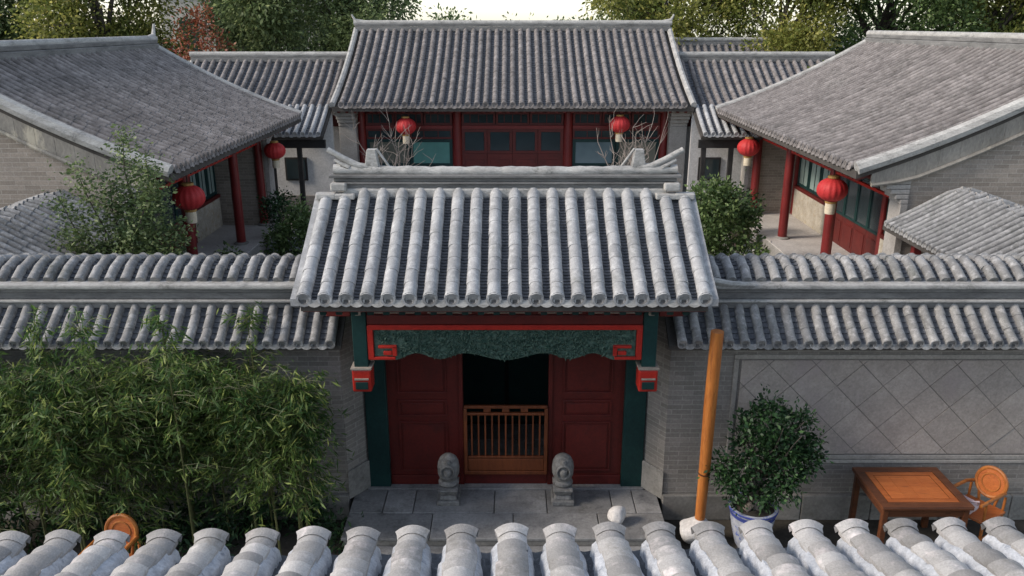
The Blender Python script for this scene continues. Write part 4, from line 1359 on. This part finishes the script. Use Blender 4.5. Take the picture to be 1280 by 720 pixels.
# ---------------------------------------------------------------- side galleries from the corridor to the side halls
for s, lab in ((1, 'low gallery roof running up to the gable of the sunlit side hall'), (-1, 'low gallery roof running up to the gable of the shaded side hall')):
    Y0, Y1 = 10.9, 14.94 if s > 0 else 14.64
    xe = s * 7.04 + (0 if s > 0 else 0.1)
    L = Y1 - Y0
    if s > 0: T = frame_mat((xe, (Y0 + Y1) / 2, 0), (0, -1, 0), (1, 0, 0))
    else: T = frame_mat((xe, (Y0 + Y1) / 2, 0), (0, 1, 0), (-1, 0, 0))
    t = thing('side_gallery', lab, 'gallery', (xe + s * 1.3, (Y0 + Y1) / 2, 0))
    pts = curve(1.15, 0.62, 0.1, 6) + [(1.32, 0.67), (1.5, 0.62)] + [(1.5 + 1.15 * q / 4, 0.62 - 0.62 * q / 4) for q in range(1, 5)]
    pf_ = Prof(pts)
    o = T @ Vector((0, 0, 2.80)); a = T.to_3x3() @ Vector((1, 0, 0)); u = T.to_3x3() @ Vector((0, 1, 0))
    rf = deck(t, o + Vector((0, 0, -.02)), a, u, pf_, -L / 2, L / 2, 0.09, M['deck'], 'roof')
    n = int((L - .05) / 0.17); al = [(i - (n - 1) / 2) * 0.17 for i in range(n)]
    tiled_slope(rf, o, a, u, pf_, al, 0.17, 0.050, 0.22, M['tile'], M['pan'], False, lift=0.045, pan_step=0.12, jit=0.004)
    for q in range(3):
        x = -L / 2 + 0.35 + q * (L - 0.7) / 2
        MB(T).box((x - .07, 0.45, 0.27), (x + .07, 0.59, 2.85)).build('post', M['redcol'], t, bevel=0.01)
    MB(T).box((-L / 2, 0.46, 2.55), (L / 2, 0.57, 2.78)).build('beam', M['red'], t)
    MB(T).box((-L / 2, 2.2, 0.0), (L / 2, 2.35, 3.0)).build('back_wall', M['brick_y'], t)
    MB(T).box((-L / 2, 0.3, 0.0), (L / 2, 2.19, 0.40)).build('floor', M['plinth'], t)

# ================================================================== LANTERNS
def lantern(name, label, loc, ztop, r=0.34):
    x, y, z = loc
    t = thing(name, label, 'lantern', (x, y, z), 'red lanterns hanging under the eaves')
    hgt = r * 0.80
    prof = []
    n = 12
    for i in range(n + 1):
        q = -math.pi / 2 * 0.86 + math.pi * 0.86 * i / n
        prof.append((r * math.cos(q), hgt * math.sin(q)))
    MB().lathe(prof, (x, y, z), 64, 16, 0.055).build('body', M['lantern'], t, True)
    MB().lathe([(r * 0.36, hgt * 0.955), (r * 0.38, hgt * 1.0), (r * 0.36, hgt * 1.14), (r * 0.1, hgt * 1.18)], (x, y, z), 20).build('cap', M['gold'], t, True)
    b = MB().lathe([(r * 0.36, -hgt * 1.12), (r * 0.38, -hgt * 1.0), (r * 0.36, -hgt * 0.955)], (x, y, z), 20).build('base_ring', M['gold'], t, True)
    MB().lathe([(r * 0.34, -hgt * 1.12 - r * 0.72), (r * 0.36, -hgt * 1.12 - r * 0.4), (r * 0.35, -hgt * 1.123)], (x, y, z), 24, 24, 0.05).build('fringe', M['cream'], t, True)
    MB().tube([(x, y, z + hgt * 1.15), (x, y, ztop)], 0.012, 6).build('cord', M['cord'], t)
    return t


lantern('lantern', 'red lantern at the near end of the sunlit hall porch beside the brick gable', (7.2, 17.95, 2.86), 3.98)
lantern('lantern', 'red lantern at the far end of the sunlit hall porch toward the main hall', (7.2, 24.7, 2.83), 3.98)
lantern('lantern', 'red lantern before the shaded hall, close to the slender tree', (-6.90, 17.0, 2.88), 3.95)
lantern('lantern', 'red lantern at the far end of the shaded hall porch toward the main hall', (-6.95, 23.75, 2.87), 3.95, 0.31)
lantern('lantern', 'faded red lantern under the main hall eave before the bay next to the shaded hall', (-3.42, 26.35, 3.27), 3.86)
lantern('lantern', 'faded red lantern under the main hall eave before the bay next to the sunlit hall', (3.46, 26.35, 3.33), 3.86)

# ================================================================== YARD OBJECTS
# square table
tb = thing('square_table', 'square table with dark frame and orange centre panel against the diamond brick wall', 'table', (5.02, 8.9, 0))
tx0, tx1, ty0, ty1, tz = 4.47, 5.58, 8.43, 9.36, 0.86
MB().box((tx0, ty0, tz - 0.045), (tx1, ty1, tz - 0.008)).build('tabletop', M['woodred'], tb, bevel=0.008)
fr = MB()
fw = 0.11
for (a0, a1, b0, b1) in ((tx0, tx1, ty0, ty0 + fw), (tx0, tx1, ty1 - fw, ty1), (tx0, tx0 + fw, ty0 + fw, ty1 - fw), (tx1 - fw, tx1, ty0 + fw, ty1 - fw)):
    fr.box((a0, b0, tz - 0.007), (a1, b1, tz + 0.006))
fr.build('top_frame', M['woodred'], tb, bevel=0.004)
fr = MB()
i0, i1, j0, j1 = tx0 + fw + .01, tx1 - fw - .01, ty0 + fw + .01, ty1 - fw - .01
for (a0, a1, b0, b1) in ((i0, i1, j0, j0 + .07), (i0, i1, j1 - .07, j1), (i0, i0 + .07, j0 + .07, j1 - .07), (i1 - .07, i1, j0 + .07, j1 - .07)):
    fr.box((a0, b0, tz - 0.007), (a1, b1, tz + 0.002))
fr.build('inner_frame', M['woodx'], tb, bevel=0.003)
for q in range(4):
    w_ = (i1 - i0 - .16) / 4
    MB().box((i0 + .08 + q * w_ + .001, j0 + .08, tz - 0.007), (i0 + .08 + (q + 1) * w_ - .001, j1 - .08, tz - 0.001)).build('board', M['woodx'], tb, bevel=0.002)
for sx in (tx0 + .03, tx1 - .10):
    for sy in (ty0 + .03, ty1 - .10):
        MB().box((sx, sy, 0), (sx + .07, sy + .07, tz - .046)).build('leg', M['woodred'], tb, bevel=0.008)
for (a0, a1, b0, b1) in ((tx0 + .1, tx1 - .1, ty0 + .04, ty0 + .07), (tx0 + .1, tx1 - .1, ty1 - .07, ty1 - .04), (tx0 + .04, tx0 + .07, ty0 + .1, ty1 - .1), (tx1 - .07, tx1 - .04, ty0 + .1, ty1 - .1)):
    MB().box((a0, b0, tz - .16), (a1, b1, tz - .047)).build('apron', M['woodred'], tb, bevel=0.006)


def make_chair(label, loc, rz, group, cushion=False):
    """round-backed armchair facing -x"""
    t = thing('round_backed_chair', label, 'chair', (0, 0, 0), group)
    MB().box((-0.25, -0.25, 0.43), (0.25, 0.25, 0.47)).build('seat', M['woodx'], t, bevel=0.012)
    for sx in (-0.22, 0.22):
        for sy in (-0.22, 0.22):
            top = 0.72 if sx < 0 else 0.66
            MB().tube([(sx, sy, 0), (sx, sy, 0.42)], 0.02, 8).build('leg', M['wood'], t, True)
            MB().tube([(sx, sy, 0.472), (sx * 1.05, sy, top)], 0.017, 8).build('arm_post', M['wood'], t, True)
    for sy in (-0.22, 0.22):
        MB().tube([(-0.36, sy, 0.73), (-0.2, sy, 0.735), (0.1, sy, 0.73), (0.25, sy * 0.9, 0.70)], 0.022, 8).build('arm', M['wood'], t, True)
        MB().tube([(-0.22, sy, 0.2), (0.22, sy, 0.2)], 0.014, 8).build('stretcher', M['wood'], t, True)
    # round back: ring + inset panel, tilted
    TT = tr((0.27, 0, 0.76)) @ Matrix.Rotation(R(90 + 10), 4, 'Y')
    pts = [TT @ Vector((0.190 * math.cos(q), 0.185 * math.sin(q), 0)) for q in [2 * math.pi * k / 28 for k in range(29)]]
    bkk = MB().tube(pts, 0.026, 8, False).build('backrest', M['wood'], t, True)
    mb = MB(TT); mb.lathe([(0.17, -0.012), (0.17, 0.010), (0.12, 0.014), (0.11, 0.004)], (0, 0, 0), 28)
    mb.build('back_panel', M['woodx'], bkk, True)
    mb = MB(TT)
    mb.tube([(0.115 * math.cos(q), 0.115 * math.sin(q), -0.012) for q in [2 * math.pi * k / 24 for k in range(25)]], 0.012, 6, False)
    mb.build('back_ring', M['wood'], bkk, True)
    MB().tube([(0.25, -0.10, 0.47), (0.255, -0.12, 0.58)], 0.018, 8).build('back_post', M['wood'], t, True)
    MB().tube([(0.25, 0.10, 0.47), (0.255, 0.12, 0.58)], 0.018, 8).build('back_post', M['wood'], t, True)
    t.location = loc; t.rotation_euler = (0, 0, rz)
    WM[t.name] = tr(loc) @ Matrix.Rotation(rz, 4, 'Z')
    return t


make_chair('round backed orange wooden chair beside the square table', (5.98, 9.02, 0), R(32), 'round backed wooden chairs in the yard')
make_chair('round backed orange wooden chair in front of the bamboo', (-4.60, 7.84, 0), R(84), 'round backed wooden chairs in the yard')
# cloth bag on the chair seat
bg_ = thing('cloth_bag', 'crumpled pink and white cloth bag on the chair seat by the table', 'bag', (5.82, 8.92, 0.47))
rock_mesh(0.17, 0.15, 0.11, M['cushion'], 5, bg_, 'body', (5.80, 8.93, 0.57), 0.5)
MB().tube([(5.72, 8.86, 0.62), (5.76, 8.80, 0.70), (5.86, 8.80, 0.70), (5.90, 8.86, 0.62)], 0.012, 6).build('handle', M['cushion'], bg_, True)

# orange pole on a pale stone
pl = thing('wooden_pole', 'tall orange varnished wooden pole standing in front of the wall eave', 'pole', (2.40, 8.85, 0.40))
MB().tube([(2.40, 8.90, 0.40), (2.405, 8.885, 1.2), (2.402, 8.87, 2.0), (2.412, 8.855, 2.97)], [0.064, 0.071, 0.077, 0.076], 16).build('shaft', M['wood'], pl, True)
for z in (1.05, 1.78):
    MB().tube([(2.405, 8.885, z), (2.405, 8.884, z + 0.02)], 0.074, 16).build('joint_ring', M['woodred'], pl, True)
ps = rock_mesh(0.22, 0.20, 0.23, M['whitestone'], 21, None, 'base_stone', (2.34, 8.90, 0.21))
tag(ps, 'lumpy pale stone at the foot of the orange pole', 'stone')
ws = rock_mesh(0.14, 0.13, 0.12, M['whitestone'], 33, None, 'pale_stone', (1.36, 8.95, 0.41))
tag(ws, 'small rounded white stone sitting on the gate paving', 'stone')

# potted tree
pt = thing('potted_tree', 'bushy dark green tree in a blue and white porcelain pot', 'potted tree', (3.06, 8.88, 0))
MB().lathe([(0.16, 0.0), (0.19, 0.05), (0.24, 0.25), (0.275, 0.42), (0.28, 0.54), (0.305, 0.57), (0.305, 0.605), (0.27, 0.605), (0.26, 0.47)], (3.06, 8.88, 0), 32).build('pot', M['porcelain'], pt, True)
MB().lathe([(0.282, 0.49), (0.284, 0.51), (0.298, 0.545), (0.294, 0.547)], (3.06, 8.88, 0), 32, caps=False).build('blue_band', M['blueband'], pt, True)
MB().lathe([(0.307, 0.573), (0.311, 0.582), (0.311, 0.596), (0.307, 0.603)], (3.06, 8.88, 0), 32, caps=False).build('rim_band', M['blueband'], pt, True)
MB().lathe([(0.262, 0.50), (0.262, 0.55), (0.1, 0.565)], (3.06, 8.88, 0), 20).build('soil', M['earth'], pt, True)
tm_ = MB()
for q in range(5):
    tm_.tube([(3.06 + random.uniform(-.12, .12), 8.88 + random.uniform(-.12, .08), 0.56), (3.08 + random.uniform(-.08, .08), 8.9, 0.74), (3.12 + random.uniform(-.08, .08), 8.93, 1.0)], [0.05, 0.04, 0.03], 7)
tm_.build('trunk', M['bark_pale'], pt, True)
tm_ = MB()
for q in range(14):
    e = (3.22 + random.uniform(-.5, .45), 8.98 + random.uniform(-.35, .2), random.uniform(1.0, 1.95))
    limb(tm_, (3.12, 8.93, 0.98), e, 0.022, 0.006, 5)
tm_.build('branches', M['bark'], pt, True)
blobs = [((3.18, 8.98, 1.66), (.36, .32, .26)), ((3.55, 9.0, 1.36), (.34, .30, .22)), ((3.02, 8.92, 1.38), (.32, .34, .22)), ((3.30, 8.92, 1.08), (.36, .34, .20)), ((3.34, 8.85, 1.40), (.24, .2, .2)),
         ((3.20, 9.05, 1.98), (.17, .16, .15)), ((3.58, 9.05, 1.72), (.18, .18, .14)), ((2.86, 8.9, 1.68), (.16, .18, .12)), ((2.76, 8.85, 1.06), (.22, .2, .17)), ((2.64, 8.86, 1.26), (.17, .15, .13)), ((3.80, 9.05, 1.46), (.15, .14, .10)), ((2.98, 9.0, 1.90), (.11, .12, .10)), ((3.66, 9.0, 1.10), (.16, .16, .12)), ((2.95, 8.9, .90), (.16, .16, .10)), ((3.42, 9.05, 1.88), (.10, .1, .09)), ((3.10, 8.72, .86), (.24, .2, .14)), ((3.45, 8.85, .88), (.26, .22, .15)), ((2.80, 8.78, .84), (.18, .18, .14)), ((3.70, 8.9, 1.24), (.2, .18, .16)), ((2.62, 8.8, 1.06), (.16, .16, .16))]
blobs = [((3.2 + (c[0] - 3.2) * .93, c[1], 1.35 + (c[2] - 1.35) * .95), tuple(q * .92 for q in r)) for c, r in blobs]
C, D, S = blob_leaves(blobs, 58, 15, 0.066, 0.070, 0.1)
leaves('crown', C, D, S, 0.5, M['leaf_dark'], pt)

# ================================================================== PLANTS
def bamboo(x, y, h, lean, nl=520, top=True, bare=0.12):
    lab = ('tall bamboo whose thin tip rises in front of the wall roof tiles' if h > 3.2 else 'shorter leafy bamboo at the end of the clump nearest the gate' if x > -3.1
           else 'leafy green bamboo growing thickly against the wall beside the gate')
    t = thing('bamboo', lab, 'bamboo', (x, y, 0), 'bamboo clump against the wall')
    mb = MB(); pts = []
    lx, ly = lean
    n = 12
    for i in range(n + 1):
        q = i / n
        pts.append(Vector((x + lx * q ** 2.2, y + ly * q ** 2.2, h * (q - 0.10 * q ** 4))))
    mb.tube(pts, [0.017 * (1 - 0.75 * i / n) for i in range(n + 1)], 7)
    Cs = []; Ds = []; Ss = []
    nb_ = int(nl / 13)
    for b in range(nb_):
        q = min(0.98, bare + (1 - bare) * random.random() ** 0.72)
        k = min(int(q * n), n - 1)
        p = pts[k].lerp(pts[k+1], q * n - k)
        ang = random.uniform(0, 2 * math.pi); L = random.uniform(0.15, 0.80) * (1.15 - 0.5 * q) * (0.6 if h > 3.2 and q > 0.75 else 1)
        e = p + Vector((math.cos(ang) * L, math.sin(ang) * L * 0.7, random.uniform(-0.05, 0.22)))
        e.y = min(e.y, 9.38 if e.z < 2.55 else 9.9)
        e.x = min(e.x, -1.95 - 0.4 * random.random())
        mb.tube([p, p.lerp(e, 0.5) + Vector((0, 0, 0.05)), e], [0.004, 0.003, 0.002], 4, False)
        for c in range(13):
            w_ = random.uniform(0.35, 1.1)
            pos = p.lerp(e, min(w_, 1.0)) + Vector((random.gauss(0, .04), random.gauss(0, .04), random.gauss(-0.02, .04)))
            d = Vector((math.cos(ang) * 0.6 + random.gauss(0, .55), math.sin(ang) * 0.5 + random.gauss(0, .5), random.uniform(-1.1, 0.05)))
            Cs.append(pos); Ds.append(d); Ss.append(random.uniform(0.055, 0.155))
    mb.build('culm', M['culm'], t, True)
    leaves('leaves', np.array([tuple(c) for c in Cs]), np.array([tuple(d) for d in Ds]), np.array(Ss), 0.17, M['leaf_bamboo'], t, curl=0.1)


bs = random.Random(4)
k = 0
for i in range(38):
    x = -7.5 + i * 0.1365 + bs.uniform(-.08, .08)
    y = bs.uniform(8.35, 9.2)
    h = bs.uniform(2.5, 2.85)
    if i % 6 == 2 and x < -3.0: h = bs.uniform(3.35, 3.75)
    if x > -3.1: h = bs.uniform(2.3, 2.8)
    bamboo(x, y, h, (bs.uniform(-.25, .25), bs.uniform(-.25, .15)), nl=1800 if h < 3.2 else 650, bare=bs.uniform(0.12, 0.36))
# low dark undergrowth
ug = thing('undergrowth', 'dark low undergrowth on the earth below the bamboo', 'ground cover', (-4.5, 8.9, 0))
C, D, S = blob_leaves([((-7 + q * 0.62 + random.uniform(-.2, .2), random.uniform(8.7, 9.2), 0.12), (.34, .28, random.uniform(.12, .3))) for q in range(9)] + [((-6.8 + q * 0.4, random.uniform(8.9, 9.3), random.uniform(.3, .6)), (.3, .14, .25)) for q in range(11)], 30, 14, 0.08, 0.10, 0.0)
leaves('leaves', C, D, S, 0.35, M['leaf_dark'], ug)

# slender tree before the shaded hall
sb = Vector((-6.15, 12.7, 0.27))
st = thing('slender_tree', 'slender upright leafy tree in front of the shaded hall gable', 'tree', sb)
mb = MB(); Cs = []; Ds = []; Ss = []
stems = [(-1.0, 3.75), (-0.62, 4.25), (-0.28, 4.05), (0.0, 4.72), (0.25, 4.1), (0.5, 3.9), (0.75, 3.3), (-0.85, 3.2), (0.1, 3.3), (-0.4, 3.0), (0.35, 3.1), (0.62, 3.0), (-0.15, 3.75), (0.42, 4.4)]
for dx, zt in stems:
    e = Vector((sb.x + dx * 1.0, sb.y + random.uniform(-.45, .45), zt))
    pts = limb(mb, sb + Vector((dx * .12, 0, -0.03)), e, 0.03, 0.006, 6, 0.10, 8)
    for q in range(1300):
        w_ = random.uniform(0.42, 1.02) * 8
        k_ = min(int(w_), 7)
        p = pts[k_].lerp(pts[k_ + 1], w_ - k_)
        rr = 0.19 * (1.25 - 0.6 * (w_ / 8))
        Cs.append(p + Vector((random.gauss(0, rr), random.gauss(0, rr), random.gauss(0, .08))))
        Ds.append((random.gauss(0, 1), random.gauss(0, 1), random.uniform(-.2, 1.0))); Ss.append(random.uniform(0.05, 0.095))
mb.build('trunk', M['bark'], st, True)
leaves('crown', np.array([tuple(c) for c in Cs]), np.array(Ds), np.array(Ss), 0.5, M['leaf_grey'], st)


def shrub(name, label, base, blobs, mat, per=26, cl=16, spread=0.10, ls=0.11, flowers=0, group=None, cat='bush'):
    t = thing(name, label, cat, base, group)
    mb = MB(); b = Vector(base)
    for c, r in blobs:
        for q in range(3):
            e = Vector(c) + Vector((random.uniform(-1, 1) * r[0], random.uniform(-1, 1) * r[1], random.uniform(-.5, .9) * r[2])) * .8
            limb(mb, b + Vector((random.uniform(-.1, .1), random.uniform(-.1, .1), -0.02)), e, 0.022, 0.005, 5)
    mb.build('stems', M['bark'], t, True)
    C, D, S = blob_leaves(blobs, per, cl, spread, ls)
    leaves('leaves', C, D, S, 0.5, mat, t)
    if flowers:
        c, r = blobs[-1]
        n = flowers
        C = np.array(c) + rng.normal(size=(n, 3)) * np.array(r) * .5
        leaves('blossom', C, rng.normal(size=(n, 3)), np.full(n, 0.09), 0.9, M['flower'], t)
    return t


shrub('leafy_bush', 'large leafy green bush beside the sunlit hall porch', (5.0, 19.3, 0.27),
      [((4.95, 19.3, 2.05), (.75, .7, .55)), ((5.35, 19.4, 1.5), (.75, .7, .6)), ((4.6, 19.2, 1.6), (.6, .7, .65)), ((4.75, 19.3, 2.55), (.45, .4, .28)), ((5.25, 19.5, 2.45), (.36, .35, .25)), ((5.75, 19.5, 1.9), (.32, .3, .3)), ((4.5, 19.0, 1.0), (.55, .5, .5)), ((5.75, 18.9, 1.0), (.4, .4, .35))],
      M['leaf_mid'], flowers=70, per=22, ls=0.12)
shrub('garden_bush', 'low green bush among the rocks beside the gate roof', (-5.35, 19.6, 0.27),
      [((-5.35, 19.6, 1.25), (.65, .6, .65)), ((-4.9, 19.5, 1.65), (.55, .5, .45)), ((-5.9, 19.8, 1.05), (.45, .4, .45)), ((-4.5, 19.6, 1.15), (.45, .4, .55)), ((-5.3, 19.5, 1.95), (.3, .3, .25))], M['leaf_mid'], per=22)
shrub('garden_shrub', 'small pale green shrub beside the rocks before the shaded hall column', (-6.55, 17.6, 0.27),
      [((-6.5, 17.6, 0.95), (.38, .35, .55)), ((-6.3, 17.5, 1.35), (.2, .2, .25)), ((-6.75, 17.4, .8), (.3, .28, .4))], M['leaf_grey'])
for nm, lab, x, y, z0, z in (('potted_bush', 'dark potted bush beside the far column of the sunlit hall', 6.55, 22.6, 0.30, 0.62), ('potted_bush', 'dark potted bush on the far porch of the shaded hall', -6.55, 22.3, 0.30, 0.62)):
    t = thing(nm, lab, 'potted plant', (x, y, z0), 'potted bushes by the porches')
    MB().lathe([(0.2, z0), (0.26, z0 + 0.2), (0.32, z0 + 0.42), (0.34, z0 + 0.46), (0.30, z0 + 0.46), (0.28, z0 + 0.40)], (x, y, 0), 20).build('pot', M['terracotta'], t, True)
    mb = MB()
    for q in range(6): limb(mb, (x, y, z0 + .38), (x + random.uniform(-.4, .4), y + random.uniform(-.4, .4), z0 + random.uniform(.7, 1.4)), 0.02, 0.006, 5)
    mb.build('stems', M['bark'], t, True)
    C, D, S = blob_leaves([((x, y, z0 + 1.1), (.5, .5, .5))], 26, 16, 0.10, 0.11)
    leaves('leaves', C, D, S, 0.5, M['leaf_dark'], t)
# rocks
for i, (x, y, rx, rz, lab) in enumerate(((-6.25, 18.9, 0.55, 0.50, 'flat topped grey garden rock below the shaded hall column'), (-5.75, 18.7, 0.42, 0.58, 'angular grey garden rock beside the low green bush'),
                                         (-6.05, 20.6, 0.45, 0.52, 'grey garden rock tucked behind the two front rocks'), (-4.3, 18.6, 0.5, 0.42, 'smooth pale garden rock at the gate side of the low green bush'), (-5.5, 21.4, 0.6, 0.45, 'wide grey garden rock behind the low green bush'))):
    o = rock_mesh(rx, rx * .8, rz, M['rock'], 60 + i, None, 'garden_rock', (x, y, 0.27 + rz * 0.55))
    tag(o, lab, 'rock', 'rocks in the courtyard garden')

# bare shrubs before the main hall
for x, lab in ((-3.55, 'bare twiggy shrub before the main hall bay nearest the shaded hall'), (3.45, 'bare twiggy shrub before the main hall bay nearest the sunlit hall')):
    t = thing('bare_shrub', lab, 'shrub', (x, 24.6, 0.27), 'bare shrubs before the main hall')
    mb = MB(); tw = MB()
    for q in range(16):
        a = random.uniform(0, 2 * math.pi); rr = random.uniform(0.3, 1.25)
        e = Vector((x + math.cos(a) * rr, 24.6 + math.sin(a) * rr * .7, random.uniform(2.2, 3.75)))
        pts = limb(mb, (x + random.uniform(-.12, .12), 24.6 + random.uniform(-.1, .1), 0.2), e, 0.03, 0.008, 5, 0.14, 7)
        for k_ in range(9):
            s_ = pts[random.randint(3, 7)]
            limb(tw, s_, s_ + Vector((random.gauss(0, .28), random.gauss(0, .25), random.uniform(0.1, .6))), 0.009, 0.004, 4, 0.15, 3)
    mb.build('stems', M['bark_pale'], t, True)
    tw.build('twigs', M['bark_pale'], t, True)['kind'] = 'stuff'

# ================================================================== BACKGROUND TREES
def crown_blobs(cx, cy, z0, z1, rx, n, seed):
    r_ = random.Random(seed); out = []
    for i in range(n):
        q = r_.random()
        z = z0 + (z1 - z0) * q
        wd = rx * (0.45 + 0.55 * math.sin(math.pi * min(max(q, .1), .95)))
        a = r_.uniform(0, 2 * math.pi)
        out.append(((cx + math.cos(a) * wd * r_.uniform(.2, .9), cy + math.sin(a) * wd * r_.uniform(.2, .8), z), (rx * r_.uniform(.28, .42), rx * r_.uniform(.28, .4), rx * r_.uniform(.22, .34))))
    return out


bt = [
    (-22.5, 38, 12, 4.2, 4.2, 'leaf_tree', 'tall dark tree at the outer end behind the shaded hall ridge'),
    (-17.5, 36, 11, 4.0, 3.6, 'leaf_yellow', 'yellow green tree behind the middle of the shaded hall ridge'),
    (-13.8, 40, 12, 4.4, 2.8, 'leaf_tree', 'sparse dark tree behind the ridge end of the shaded hall'),
    (-10.6, 37, 12, 5.0, 4.0, 'leaf_tree', 'dark spreading tree with thick trunk behind the low side room of the shaded side'),
    (-6.9, 36.5, 11, 4.6, 2.9, 'leaf_tree', 'dark full tree just beside the main hall ridge on the shaded side'),
    (7.4, 39, 11, 4.6, 3.7, 'leaf_yellow', 'golden green tree just beside the main hall ridge on the sunlit side'),
    (12.0, 37, 10.5, 4.2, 3.6, 'leaf_yellow', 'golden tree behind the low side room of the sunlit side'),
    (16.4, 38, 11, 3.6, 4.0, 'leaf_mid', 'green tree behind the far ridge end of the sunlit hall'),
    (21.0, 37, 11, 4.2, 4.2, 'leaf_yellow', 'yellowing tree behind the middle of the sunlit hall ridge'),
    (26.0, 38, 11, 4.2, 4.2, 'leaf_tree', 'dark tree at the outer end behind the sunlit hall ridge'),
]
for i, (x, y, h, z0, rx, mt, lab) in enumerate(bt):
    sparse = 'sparse' in lab
    tree('background_tree', lab, (x, y, 0), h, crown_blobs(x, y, z0 + (1.2 if sparse else 0), h - 0.6, rx, 9 if sparse else 16, 100 + i), M[mt], lsize=0.19, per=2.8 if sparse else 4.4, cl=34, spread=0.32, tr_r=0.24, group='trees behind the halls', fork=0.5)
# bush climbing behind the right low room
shrub('roadside_bush', 'green bush pushing up between the sunlit hall and the low side room', (9.0, 25.9, 0.0), [((9.2, 26.3, 4.15), (.7, .35, .5)), ((9.75, 26.3, 4.6), (.6, .35, .45)), ((9.0, 26.3, 3.4), (.5, .35, .6)), ((10.3, 26.2, 4.9), (.45, .3, .35))], M['leaf_yellow'], per=20, ls=0.14)
sp = thing('russet_bush', 'russet leaved bush behind the ridge end of the shaded hall', 'bush', (-11.6, 33.4, 0))
mb = MB()
for q in range(10): limb(mb, (-11.6, 33.4, 0), (-11.6 + random.uniform(-.9, .9), 33.4 + random.uniform(-.5, .5), random.uniform(4, 6.9)), 0.05, 0.01, 5)
mb.build('stems', M['bark'], sp, True)
C, D, S = blob_leaves([((-12.6, 33.4, 5.6), (.8, .6, 1.3)), ((-11.7, 33.3, 5.2), (.7, .6, .9)), ((-12.2, 33.5, 6.6), (.5, .5, .5))], 7, 14, 0.2, 0.15)
leaves('leaves', C, D, S, 0.5, M['leaf_red'], sp)
# distant trees under the sky gap
dts = [(-8, 95, 7.4, 4.2), (-14.5, 100, 5.8, 4.0), (1.5, 105, 5.4, 3.4), (5.4, 98, 5.6, 3.2), (9.5, 110, 6.0, 3.6), (15, 100, 7.6, 4.6), (-3.0, 120, 5.2, 3.4)]
for i, (x, y, h, rx) in enumerate(dts):
    tree('distant_tree', 'far hazy tree low on the skyline beyond the main hall ridge', (x, y, 0), h, crown_blobs(x, y, 2.0, h, rx, 12, 200 + i), M['leaf_grey'], lsize=0.5, per=1.0, cl=22, spread=0.6, tr_r=0.25, group='far trees on the skyline')
